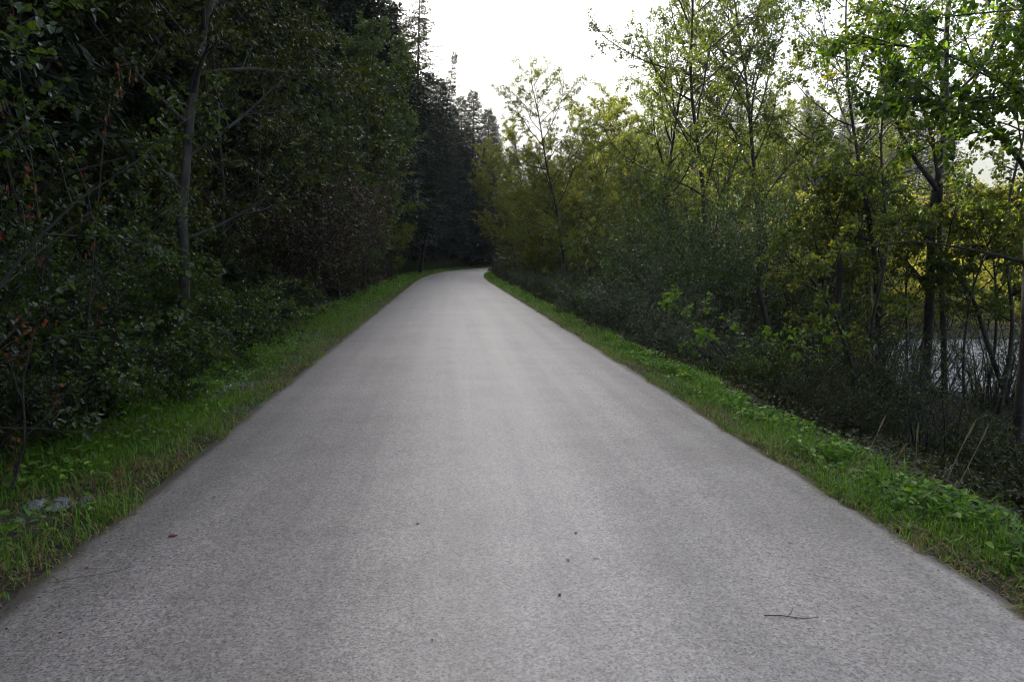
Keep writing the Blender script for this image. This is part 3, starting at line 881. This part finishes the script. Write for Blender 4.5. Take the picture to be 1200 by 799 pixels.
for k in range(64):
    for _ in range(60):
        x = rng.uniform(-2, 30); y = rng.uniform(26, 118)
        d = float(side_dist(np.array([x]), np.array([y]))[0])
        if d > HW + 2.8 and d < 26 and not (x > 11 and y < 40 or x > 20 and y < 60) and all((x - o.location.x) ** 2 + (y - o.location.y) ** 2 > 5 for o in col.objects if o.type == 'EMPTY'): break
    pr = ['birch_a', 'alder_a', 'birch_b', 'alder_b'][k % 4]
    place(pr, 'birch_tree' if 'birch' in pr else 'alder_tree', x, y, ['leafy tree with yellowing leaves in the wood behind the right hand trees', 'green leafy tree in the wood behind the right hand trees'][k % 2], 'tree',
          ['yellowing trees behind the right hand trees', 'green trees behind the right hand trees'][k % 2], rot=rng.uniform(0, 6.28), sc=rng.uniform(.75, 1.))

for k in range(14):
    for _ in range(60):
        y = rng.uniform(17, 92); s = s_of_y(y); x, yy = at_s(s, HW + rng.uniform(3.6, 9))
        x = float(x); yy = float(yy)
        if all((x - o.location.x) ** 2 + (yy - o.location.y) ** 2 > 2.5 for o in col.objects if o.type == 'EMPTY'): break
    place('tallwillow', 'willow_tree', x, yy, 'bushy many stemmed willow filling in under the right hand trees', 'tree', 'willows under the right hand trees', rot=rng.uniform(0, 6.28), sc=rng.uniform(.7, 1.05))
# wood closing the view past the bend
end = []
for _ in range(1500):
    x = rng.uniform(-25, 75); y = rng.uniform(118, 200)
    d = float(side_dist(np.array([x]), np.array([y]))[0])
    if abs(d) < 5.5 or any((x - a) ** 2 + (y - b) ** 2 < 4.6 ** 2 for a, b in end): continue
    end.append((x, y))
end.sort(key=lambda p: p[1])
for k, (x, y) in enumerate(end[:70]):
    if k % 3:
        place(['spruce_0', 'spruce_2'][k % 2], 'spruce_tree', x, y, 'spruce in the wood that closes the view past the bend', 'tree', 'spruces past the bend', rot=rng.uniform(0, 6.28), sc=rng.uniform(.8, 1.05))
    else:
        place('birch_a', 'birch_tree', x, y, 'yellowing tree in the wood that closes the view past the bend', 'tree', 'yellowing trees past the bend', rot=rng.uniform(0, 6.28), sc=rng.uniform(.8, 1.1))

# slope behind the pond
k = 0
pts_s = []
for _ in range(3000):
    y = rng.uniform(24.6, 74); x = y * rng.uniform(.40, .95)
    e = pond_e(x, y)
    if e < 1.22 or any((x - a) ** 2 + (y - b) ** 2 < 2.7 ** 2 for a, b in pts_s): continue
    pts_s.append((x, y))
    place('sunny_a', 'yellow_bush', x, y, 'sunlit yellow green bush on the slope across the pond', 'bush', 'sunlit bushes across the pond', rot=rng.uniform(0, 6.28), sc=rng.uniform(.62, 1.) * (.85 if y < 34 else 1))
    k += 1
    if k > 80: break
place('spruce_2', 'spruce_tree', 27, 44, 'lone dark spruce among the sunlit bushes across the pond', 'tree', sc=.62)

# roadside bushes, right
k = 0
for y in np.concatenate([np.arange(6.2, 30, 1.5), np.arange(30, 76, 2.2)]):
    s = s_of_y(y)
    x, yy = at_s(s + rng.uniform(-.4, .4), HW + (1.5 if y < 40 else 1.85) + rng.uniform(-.2, .45))
    pr = ['willow_a', 'willow_b', 'dark_a', 'willow_b', 'hazel_b'][k % 5]
    if y < 8.5: pr = 'dark_a'
    elif y < 24: pr = ['willow_a', 'willow_b', 'hazel_b'][k % 3]
    nm, lb, gp = {'w': ('willow_bush', 'grey green willow bush in the row along the right grass verge', 'willow bushes along the right verge'),
                  'd': ('dark_bush', 'dark small leaved bush in the row along the right grass verge', 'dark bushes along the right verge'),
                  'h': ('hazel_bush', 'broad leaved bush in the row along the right grass verge', 'broad leaved bushes along the right verge')}[pr[0]]
    place(pr, nm, float(x), float(yy), lb, 'bush', gp, rot=rng.uniform(0, 6.28), sc=rng.uniform(.62, .85) * (.42 if y < 8.5 else .62 if y < 11 else 1))
    k += 1
    if k % 2 == 0:
        x, yy = at_s(s + rng.uniform(-.5, .5), HW + 4.2 + rng.uniform(-.4, .8))
        place('dark_a', 'dark_bush', float(x), float(yy), 'dark bush in the hollow behind the right verge row', 'bush', 'dark bushes in the hollow', rot=rng.uniform(0, 6.28), sc=rng.uniform(.8, 1.15) * (.3 if y < 14 else 1))
for x, y, s in ((5.2, 6.0, .62), (6.4, 7.6, .55), (5.6, 8.2, .6), (6.6, 9.2, .4), (6.0, 10.6, .42), (4.3, 5.2, .55), (4.6, 9.6, .8), (5.4, 11.6, .75), (5.0, 13.4, 1.0), (6.5, 6.6, .45), (7.2, 7.6, .4)):
    place('dark_a', 'dark_bush', x, y, 'dark bush in the hollow between the right verge and the pond', 'bush', 'dark bushes between verge and pond', rot=x * 7, sc=s * (.6 if x > 5.5 else .85))
bush('bright_a', 30, 1.9, .8, M['bright'], ns=5, leaf=.075, wl=.75, per=6, n2=6, n3=3)
bush('thicket_a', 34, 2.5, 1.2, M['wall'], ns=16, leaf=.055, wl=.5, per=2, n2=7, n3=2, arch=-.25, spread=.38)
bush('thicket_b', 35, 2.1, 1.3, M['wall'], ns=15, leaf=.055, wl=.5, per=4, n2=7, n3=3, arch=-.5, spread=.6)
for k, (x, y, s) in enumerate(((8.9, 12.2, .7), (9.9, 12.1, .72), (10.5, 12.2, .7), (8.4, 11.8, .72), (9.4, 11.9, .62), (7.2, 11.6, .6), (6.6, 10.8, .5), (6.2, 12.8, 1.), (7.6, 12.8, .8), (5.9, 11.6, .8), (5.5, 9.2, .55), (7.3, 13.8, 1.), (7.0, 15.2, 1.1), (4.9, 10.4, .9), (5.2, 8.0, .7))):
    place(['thicket_a', 'thicket_b'][(k + k // 3) % 2], 'alder_bush', x, y, 'thin stemmed bare looking bush in the dark thicket before the pond', 'bush', 'thin stemmed bushes before the pond', rot=k * 1.9, sc=s)
place('bright_a', 'hazel_bush', 3.75, 10.0, 'fresh light green hazel sprig standing out before the dark brush on the right', 'bush', sc=1.0)

# snapped dead trunks
def snag(name, label, x, y, h, lean, r, seed):
    rg = np.random.default_rng(seed)
    t = Tubes()
    pts = grow_path(rg, (0, 0, -.2), (lean, 0, 1), h, 9, .03, 0)
    rad = r * (1 - .25 * np.linspace(0, 1, 10)) * (1 + rg.normal(0, .05, 10)); rad[-1] *= .55; rad[0] *= 1.4
    t.add(pts, rad, 10)
    e = link(name, t.mesh(name, M['bark']), loc=(x, y, gz(x, y)))
    tag(e, label, 'dead tree')
    for a, f in ((.8, .6), (3.6, .8), (5.2, .9)):
        t2 = Tubes()
        q = grow_path(rg, pts[int(f * 9)], (math.cos(a), math.sin(a), .5), .35, 4, .15, 0)
        t2.add(q, np.linspace(.022, .006, 5), 5)
        link('broken_branch', t2.mesh('broken_branch', M['bark']), e)
snag('dead_trunk', 'snapped dead trunk leaning left behind the light green hazel sprig', 5.1, 12.2, 2.5, -.35, .06, 4)
snag('dead_trunk', 'upright broken dark trunk right of the leaning snapped one', 6.1, 12.9, 2.9, .05, .075, 5)


# ------------------------------------------------------------------ ground cover
def blades(seed, s_rng, side, dens_fn, w):
    rg = np.random.default_rng(seed)
    out = []
    for a, b, per_m in dens_fn:
        n = int((b - a) * per_m)
        y = rg.uniform(a, b, n)
        s = np.interp(y, line[:, 1], S_)
        out.append((s, y, rg.random(n)))
    s = np.concatenate([o[0] for o in out]); y0 = np.concatenate([o[1] for o in out])
    n = len(s)
    off = rg.beta(1.1, 1.25, n) * w + .03
    # the mown line wanders
    off = off + .14 * np.sin(s * 1.3) * (off / w) - .11 + .05 * np.sin(s * 5.1 + seed) * np.sin(s * 2.3)
    # bare patches
    bare = np.sin(s * 2.1 + 3 * off) * np.sin(s * .83 + 5 * off + seed)
    cx, cy_ = at_s(s, side * (HW + .1 + off))
    cl0 = .5 + .5 * np.sin(cx * 4.3 + np.sin(cy_ * 3.1) * 2 + seed) * np.sin(cy_ * 3.7 + np.sin(cx * 2.9))
    keep = (rg.random(n) < .22 + .95 * cl0) & ~((bare > .4) & (rg.random(n) < .7))
    s, y0, off = s[keep], y0[keep], off[keep]; n = len(s)
    d = side * (HW + .1 + off)
    x, y = at_s(s, d)
    z = np.maximum(ground_z(x, y), np.interp(np.abs(d), [2.2, 2.36, 2.5, 2.52], [-.008, -.035, -.085, -1]))
    scale = np.clip(y0 / 16, 1, 3.2)
    tall = smooth01((off - .35 * w) / (.6 * w))
    clump = .5 + .5 * np.sin(x * 3.1 + np.sin(y * 2.3) * 2) * np.sin(y * 2.7 + np.sin(x * 1.9))
    L = (.05 + .07 * rg.random(n) + tall * .16 * rg.random(n) + .10 * clump * rg.random(n)) * (1 + .25 * (scale - 1))
    W = (.0045 + .004 * rg.random(n)) * scale
    az = rg.uniform(0, 6.28, n)
    lean = np.clip(rg.normal(.95, .5, n), .05, 1.9)
    # colour: dry and brown near the asphalt, green further in
    dry = np.clip(.62 - off / w * .85 + .35 * np.sin(s * 1.1 + seed) * np.sin(s * 2.7 + 4 * off), .05, .75)
    isdry = rg.random(n) < dry
    lean = np.where(isdry, lean + .7, lean)
    rnd = np.where(isdry, rg.uniform(.74, 1, n), np.clip(rg.normal(.4, .18, n) + .12 * (clump - .5), 0, .72))
    # long tussocks left standing
    tus = np.zeros(n, bool)
    for _ in range(26 if side < 0 else 9):
        j = rg.integers(0, n)
        if off[j] < .45 * w: continue
        near = np.hypot(x - x[j], y - y[j]) < rg.uniform(.09, .2)
        tus |= near
    L = np.where(tus, rg.uniform(.14, .46 if side < 0 else .27, n), L); W = np.where(tus, W * 1.35, W)
    lean = np.where(tus, np.clip(rg.normal(.75, .3, n), .1, 1.4), lean)
    rnd = np.where(tus, np.clip(rg.normal(.35, .15, n), 0, .7), rnd)
    h = np.stack([np.cos(az), np.sin(az), np.zeros(n)], -1)
    sd = np.stack([-np.sin(az), np.cos(az), np.zeros(n)], -1)
    P = np.stack([x, y, z - .01], -1)
    c1 = np.cos(lean * .5)[:, None]; s1 = np.sin(lean * .5)[:, None]
    c2 = np.cos(np.minimum(lean * 1.5, 1.9))[:, None]; s2 = np.sin(np.minimum(lean * 1.5, 1.9))[:, None]
    L = L[:, None]; W = W[:, None]
    mid = P + .55 * L * (h * s1 + UP * c1)
    tip = mid + .5 * L * (h * s2 + UP * c2)
    v = np.stack([P - sd * W / 2, P + sd * W / 2, mid + sd * W * .42, mid - sd * W * .42, tip], 1).reshape(-1, 3)
    o = np.arange(n)[:, None] * 5
    return v, o + [0, 1, 2, 3], o + [3, 2, 4], np.repeat(rnd, 5)


def grass_side(seed, side, w, label):
    v, q, t, r = blades(seed, None, side, [(1.2, 9, 5400), (9, 20, 2500), (20, 50, 900), (50, 108, 340)], w)
    o = link('grass', make_mesh('grass', v, q, t, mats=[M['grass']], rnd=r))
    tag(o, label, 'grass', kind='stuff')
    # broad leaved herbs and clover in it
    rg = np.random.default_rng(seed + 50)
    y = np.concatenate([rg.uniform(1.2, 12, 9500), rg.uniform(12, 60, 9000)])
    s = np.interp(y, line[:, 1], S_)
    off = rg.beta(2.2, 1.3, len(y)) * w
    hx = np.sin(s * 4.1 + off * 5) * np.sin(s * 1.7 - off * 3)
    k = hx > -.1
    s, off, y = s[k], off[k], y[k]
    x, yy = at_s(s, side * (HW + .15 + off))
    n = len(x)
    P = np.stack([x, yy, ground_z(x, yy) + rg.uniform(.01, .13, n)], -1)
    D = np.concatenate([rg.normal(0, 1, (n, 2)), rg.normal(.1, .35, (n, 1))], 1)
    L = rg.uniform(.022, .075, n) * np.clip(y / 16, 1, 2.5)
    v, q, r = leaf_arrays(P, D, UP + rg.normal(0, .4, (n, 3)), L, L * .55, np.clip(rg.normal(.42, .17, n), 0, .72), True)
    h = link('herbs', make_mesh('herbs', v, q, mats=[M['grass']], rnd=r))
    tag(h, label.replace('mown grass', 'low broad leaved herbs'), 'herbs', kind='stuff')


grass_side(5, -1, 1.55, 'mown grass on the verge left of the road, straw coloured at the asphalt')
grass_side(6, 1, .62, 'mown grass on the verge right of the road, bright green')


def undergrowth(seed, side, label, a, b, n):
    rg = np.random.default_rng(seed)
    y = np.concatenate([rg.uniform(2, 14, n // 2), rg.uniform(14, 100, n // 2)])
    s = np.interp(y, line[:, 1], S_)
    off = a + (b - a) * rg.random(n) ** 1.3
    x, yy = at_s(s, side * (HW + off))
    if side > 0:
        # thicker on the bank of the pond
        m = n // 4
        x = np.concatenate([x, rg.uniform(4.2, 14, m)]); yy = np.concatenate([yy, rg.uniform(5.5, 13.2, m)])
        y = np.concatenate([y, yy[-m:]])
        off = np.concatenate([off, side_dist(x[-m:], yy[-m:]) - HW])
    e = pond_e(x, yy)
    k = (e > 1.04) & (off > a)
    x, yy, off, y = x[k], yy[k], off[k], y[k]; n = len(x)
    lump = .5 + .5 * np.sin(x * 1.6 + 1.2 * np.sin(yy)) * np.sin(yy * 1.3)
    P = np.stack([x, yy, ground_z(x, yy) + rg.random(n) * (.1 + (.26 if side > 0 else .5) * lump * smooth01((off - a) / 1.))], -1)
    D = np.concatenate([rg.normal(0, 1, (n, 2)), rg.normal(0, .4, (n, 1))], 1)
    L = rg.uniform(.03, .065, n) * np.clip(y / 10, 1, 3)
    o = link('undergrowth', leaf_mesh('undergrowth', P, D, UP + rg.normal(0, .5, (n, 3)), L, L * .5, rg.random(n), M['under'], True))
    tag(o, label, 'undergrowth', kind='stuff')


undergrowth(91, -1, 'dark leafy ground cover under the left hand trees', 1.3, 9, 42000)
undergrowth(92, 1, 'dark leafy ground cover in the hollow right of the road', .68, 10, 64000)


def stalk_mesh(rg, h, lean, r=.004, head=True):
    t = Tubes()
    az = rg.uniform(0, 6.28)
    pts = grow_path(rg, (0, 0, -.03), (lean * math.cos(az), lean * math.sin(az), 1), h, 7, .035, 0)
    rad = np.linspace(r, r * .55, 8)
    if head:
        rad[-2] = r * 1.7; rad[-1] = r * .5
    t.add(pts, rad, 5)
    for f in (.25, .45):
        a = rg.uniform(0, 6.28)
        p = pts[int(f * 7)]
        q = grow_path(rg, p, (math.cos(a), math.sin(a), .8), h * .22, 4, .1, -1.6)
        t.add(q, np.linspace(r * .8, r * .2, 5), 3)
    return t.mesh('dry_stalk', M['straw'])


rg = np.random.default_rng(31)
for x, y, h, ln, lb in [(2.95, 4.55, .62, .25, 'tallest dry straw stalk with a thick seed head on the right verge'),
                        (2.9, 4.75, .5, .12, 'thin dry stalk just left of the one with the thick seed head'),
                        (2.72, 4.85, .36, .3, 'bent dry stalk drooping at its tip on the right verge'),
                        (2.66, 5.05, .5, .15, 'straight pale stalk farthest left of the dry ones on the right verge'),
                        (3.1, 4.65, .6, .4, 'thin dark stalk leaning right beside the tallest dry one'),
                        (2.62, 4.95, .16, .1, 'short broken stub left of the dry stalks')]:
    o = link('dry_stalk', stalk_mesh(rg, h, ln), loc=(x, y, gz(x, y)))
    tag(o, lb, 'dry stalk', 'dry stalks on the right verge')


# reeds and thin rods along the near bank of the pond
def reeds():
    rg = np.random.default_rng(44)
    t = Tubes()
    for i in range(430):
        a = rg.uniform(R(165), R(330)); e = rg.uniform(.9, 1.12)
        k = (abs(math.cos(a)) ** 3.5 + abs(math.sin(a)) ** 3.5) ** (-1 / 3.5)
        x = PC[0] + PR[0] * e * k * math.cos(a); y = PC[1] + PR[1] * e * k * math.sin(a)
        h = rg.uniform(.6, 1.7)
        pts = grow_path(rg, (x, y, gz(x, y) - .05), (rg.normal(0, .16), rg.normal(0, .16), 1), h, 4, .05, 0)
        t.add(pts, np.linspace(rg.uniform(.006, .014), .003, 5), 4)
    o = link('reeds', t.mesh('reeds', M['twigbark']))
    tag(o, 'thin dark reeds and rods standing along the near bank of the pond', 'reeds', kind='stuff')
reeds()


# stones beside the left verge
def stone(name, x, y, r, seed, mat):
    rg = np.random.default_rng(seed)
    me = bpy.data.meshes.new(name)
    import bmesh
    bm = bmesh.new()
    bmesh.ops.create_icosphere(bm, subdivisions=3, radius=1)
    ph = rg.uniform(0, 6, 6)
    planes = [(norm(rg.normal(0, 1, 3)), rg.uniform(.55, .85)) for _ in range(9)]
    for v in bm.verts:
        c = np.array(v.co)
        for nrm, dd in planes:
            k = c @ nrm
            if k > dd: c = c - nrm * (k - dd) * .9
        c = c * (1 + .05 * math.sin(c[0] * 5 + ph[0]) * math.sin(c[1] * 5 + ph[1]))
        v.co = (c[0] * r, c[1] * r * .75, c[2] * r * .5)
    bm.to_mesh(me); bm.free()
    me.materials.append(mat)
    o = link(name, me, loc=(x, y, gz(x, y) + r * .18))
    o.rotation_euler = (rg.normal(0, .1), rg.normal(0, .1), rg.uniform(0, 6.28))
    return o


def stone_mat():
    m, nt, out = new_mat('grey_stone')
    tc = nt.nodes.new('ShaderNodeTexCoord')
    f = noise(nt, tc.outputs['Object'], 22, 6, .7)
    c = ramp(nt, [(.35, (.08, .078, .078)), (.65, (.26, .255, .25))], f)
    bs = nt.nodes.new('ShaderNodeBsdfPrincipled'); bs.inputs['Roughness'].default_value = .8
    nt.links.new(c, bs.inputs['Base Color'])
    bp = nt.nodes.new('ShaderNodeBump'); bp.inputs['Strength'].default_value = .7; bp.inputs['Distance'].default_value = .01
    nt.links.new(f, bp.inputs['Height']); nt.links.new(bp.outputs[0], bs.inputs['Normal'])
    nt.links.new(bs.outputs[0], out.inputs[0])
    return m


M['stone'] = stone_mat()
for i, (x, y, r, lb) in enumerate([(-3.02, 4.02, .05, 'pale rounded stone nearest the road in the left verge grass'),
                                   (-3.1, 4.28, .07, 'flat grey stone in the left verge grass beside the pale rounded one'),
                                   (-2.98, 4.36, .06, 'grey stone right of the flat one in the left verge grass'),
                                   (-2.86, 4.42, .045, 'small grey stone at the right end of the little heap in the left verge'),
                                   (-3.55, 8.3, .1, 'pale stone lying alone in the left verge below the bushes'),
                                   (-5.0, 14.7, .16, 'largest grey stone at the foot of the left hand bushes'),
                                   (-5.25, 14.2, .12, 'grey stone beside the largest one at the foot of the left hand bushes'),
                                   (-4.85, 14.1, .09, 'smallest grey stone before the left hand bushes')]):
    tag(stone('stone', x, y, r, 300 + i, M['stone']), lb, 'stone')


def gravel():
    rg = np.random.default_rng(9)
    V, T, n = [], [], 0
    base = np.array([(1, 0, 0), (-1, 0, 0), (0, 1, 0), (0, -1, 0), (0, 0, 1), (0, 0, -1)], float)
    tri = np.array([(0, 2, 4), (2, 1, 4), (1, 3, 4), (3, 0, 4), (2, 0, 5), (1, 2, 5), (3, 1, 5), (0, 3, 5)])
    for cx, cy, rx, ry, k in ((-3.0, 4.3, .2, .1, 70), (-3.5, 8.4, .22, .3, 70), (-5.1, 14.6, .45, .9, 200)):
        for i in range(k):
            a = rg.uniform(0, 6.28); q = rg.random() ** .5
            x = cx + rx * q * math.cos(a); y = cy + ry * q * math.sin(a)
            r = rg.uniform(.010, .028) * (1 + y * .04)
            v = base * r * rg.uniform(.6, 1.3, (6, 3))
            th = rg.uniform(0, 3); c, s = math.cos(th), math.sin(th)
            v = v @ np.array([[c, -s, 0], [s, c, 0], [0, 0, .7]])
            V.append(v + (x, y, gz(x, y) + r * .4)); T.append(tri + n); n += 6
    o = link('gravel', make_mesh('gravel', np.concatenate(V), None, np.concatenate(T), mats=[M['stone']]))
    tag(o, 'loose grey gravel in the left verge between the stones', 'gravel', kind='stuff')
gravel()

# litter on the asphalt: leaves, a twig
def road_z(x, y):
    d = abs(float(side_dist(np.array([x]), np.array([y]))[0]))
    return float(np.interp(d, [0, 1.2, 2.2, 2.36], [.02, .012, -.008, -.035]))


mf = leaf_mat('fallen_leaves', [(0, (.05, .03, .02)), (.5, (.14, .07, .03)), (1, (.26, .06, .05))], (1, 1, 1), .2, .6)
def fallen_leaf(x, y, L, rv, lb, az, grp=None):
    P = np.zeros((1, 3)); D = np.array([[math.cos(az), math.sin(az), .12]])
    me = leaf_mesh('fallen_leaf', P, D, UP[None] + .2, np.array([L]), np.array([L * .65]), np.array([rv]), mf, True)
    v = np.empty(len(me.vertices) * 3, np.float32); me.vertices.foreach_get('co', v)
    zmin = v.reshape(-1, 3)[:, 2].min()
    o = link('fallen_leaf', me, loc=(x, y, road_z(x, y) - zmin + .003))
    tag(o, lb, 'fallen leaf', grp)
fallen_leaf(-1.98, 3.75, .06, .98, 'reddish leaf lying on the asphalt near the left road edge', .4)
fallen_leaf(-2.2, 3.35, .035, .8, 'tiny yellowish leaf on the dirty left road edge', 2.)
for x, y, a in ((-2.4, 11.3, .3), (-2.25, 10.6, 2), (-1.35, 8.2, 1.1), (-1.0, 9.0, 4), (.3, 3.4, 2.2), (.36, 3.75, .9), (.22, 3.05, 5), (.85, 12.5, 3.3), (-.55, 3.9, 2.9)):
    fallen_leaf(x, y, .026, .1, 'small dark brown leaf lying on the asphalt', a, 'dark leaves on the asphalt')
def litter():
    rg = np.random.default_rng(71)
    n = 9000
    y = np.concatenate([rg.uniform(1.5, 14, n // 2), rg.uniform(14, 60, n // 2)])
    s = np.interp(y, line[:, 1], S_)
    side = np.where(rg.random(n) < .55, -1, 1)
    a = np.where(rg.random(n) < .22, HW + .03 - np.abs(rg.normal(0, .12, n)), HW + .1 + np.abs(rg.normal(0, .3, n)))
    a = np.where(rg.random(n) < .03, rg.uniform(0, 2.1, n), a)
    d = a * side
    x, yy = at_s(s, d)
    z = np.interp(np.abs(d), [0, 1.2, 2.2, 2.36, 2.5], [.02, .012, -.008, -.03, -.08]) + .004
    z = np.where(np.abs(d) > 2.4, ground_z(x, yy) + rg.uniform(.005, .05, n), z)
    P = np.stack([x, yy, z], -1)
    D = np.concatenate([rg.normal(0, 1, (n, 2)), rg.uniform(0, .15, (n, 1))], 1)
    L = np.where(np.abs(d) > 2.4, rg.uniform(.015, .05, n), rg.uniform(.008, .024, n)) * np.clip(y / 14, 1, 2)
    v, q, r = leaf_arrays(P, D, UP + rg.normal(0, .12, (n, 3)), L, L * rg.uniform(.15, .6, n), np.clip(rg.beta(1.2, 2.6, n), 0, 1), False)
    o = link('litter', make_mesh('litter', v, q, mats=[mf], rnd=r))
    tag(o, 'dead leaf and bark crumbs along the asphalt edges and in the verge grass', 'litter', kind='stuff')
litter()
t = Tubes()
rg = np.random.default_rng(12)
pts = grow_path(rg, (0, 0, 0), (1, -.35, 0), .24, 7, .16, 0); pts[:, 2] = .004 + .003 * np.sin(np.arange(8))
t.add(pts, np.linspace(.0026, .0014, 8), 5)
t.add(np.array([pts[3], pts[3] + (.03, .03, .004), pts[3] + (.05, .07, .002)]), [.0018, .0014, .001], 4)
o = link('twig', t.mesh('twig', M['twigbark']), loc=(1.12, 2.86, road_z(1.12, 2.86)))
tag(o, 'thin curved dark twig lying on the asphalt, right foreground', 'twig')
t = Tubes()
t.add([(0, 0, .004), (.1, .06, .006), (.22, .1, .004), (.3, .17, .005)], [.002, .002, .0016, .001], 4)
o = link('straw_blade', t.mesh('straw_blade', M['straw']), loc=(-2.28, 3.2, road_z(-2.1, 3.2) + .0))
tag(o, 'dry straw blade lying on the left road edge', 'straw')


# ------------------------------------------------------------------ air
HAZE = .0002
def haze():
    v = np.array([(x, y, z) for x in (-4500, 4500) for y in (-3200, 4600) for z in (-30, 1000)], float)
    q = [(0, 1, 3, 2), (4, 6, 7, 5), (0, 4, 5, 1), (2, 3, 7, 6), (0, 2, 6, 4), (1, 5, 7, 3)]
    m, nt, out = new_mat('thin_haze')
    pv = nt.nodes.new('ShaderNodeVolumePrincipled')
    pv.inputs['Color'].default_value = (.93, .96, 1, 1)
    pv.inputs['Density'].default_value = HAZE
    pv.inputs['Anisotropy'].default_value = .45
    nt.links.new(pv.outputs[0], out.inputs['Volume'])
    tag(link('haze', make_mesh('haze', v, q, mats=[m])), kind='stuff')
haze()

# ------------------------------------------------------------------ light
SUN_AZ, SUN_EL = R(-38), R(32.5)          # azimuth from +Y, to the left; elevation
w = bpy.data.worlds.new('World'); scene.world = w; w.use_nodes = True
nt = w.node_tree; nt.nodes.clear()
wo = nt.nodes.new('ShaderNodeOutputWorld'); bg = nt.nodes.new('ShaderNodeBackground')
sky = nt.nodes.new('ShaderNodeTexSky'); sky.sky_type = 'NISHITA'; sky.sun_disc = False
sky.sun_elevation = SUN_EL; sky.sun_rotation = SUN_AZ
sky.dust_density = 4.5; sky.air_density = 1.; sky.ozone_density = 1.
bg.inputs[1].default_value = .11
nt.links.new(sky.outputs[0], bg.inputs[0]); nt.links.new(bg.outputs[0], wo.inputs[0])
sl = bpy.data.lights.new('sun', 'SUN'); sl.energy = 5.; sl.angle = R(.5); sl.color = (1, .93, .82)
so = link('sun', sl, loc=(-40, 60, 60))
dirv = np.array([math.sin(SUN_AZ) * math.cos(SUN_EL), math.cos(SUN_AZ) * math.cos(SUN_EL), math.sin(SUN_EL)])
from mathutils import Vector
so.rotation_euler = Vector(dirv).to_track_quat('Z', 'Y').to_euler()

# ------------------------------------------------------------------ camera and render
cam = bpy.data.cameras.new('camera'); cam.lens = 24; cam.sensor_width = 36; cam.clip_end = 8000; cam.clip_start = .05
co = link('camera', cam, loc=(0, 0, 1.6)); co.rotation_euler = (R(90 - 7.1), 0, 0)
scene.camera = co
scene.view_settings.view_transform = 'Standard'; scene.view_settings.look = 'None'
scene.view_settings.exposure = 1.8; scene.view_settings.gamma = 1
cy = scene.cycles
cy.max_bounces = 4; cy.diffuse_bounces = 3; cy.glossy_bounces = 2; cy.transmission_bounces = 3; cy.transparent_max_bounces = 6; cy.volume_bounces = 1
cy.sample_clamp_indirect = 4
cy.use_denoising = True
cy.filter_width = 1.1
print('LEAVES', {k: v for k, v in NL.items()}, 'trees', len([o for o in col.objects if o.type == 'EMPTY']))
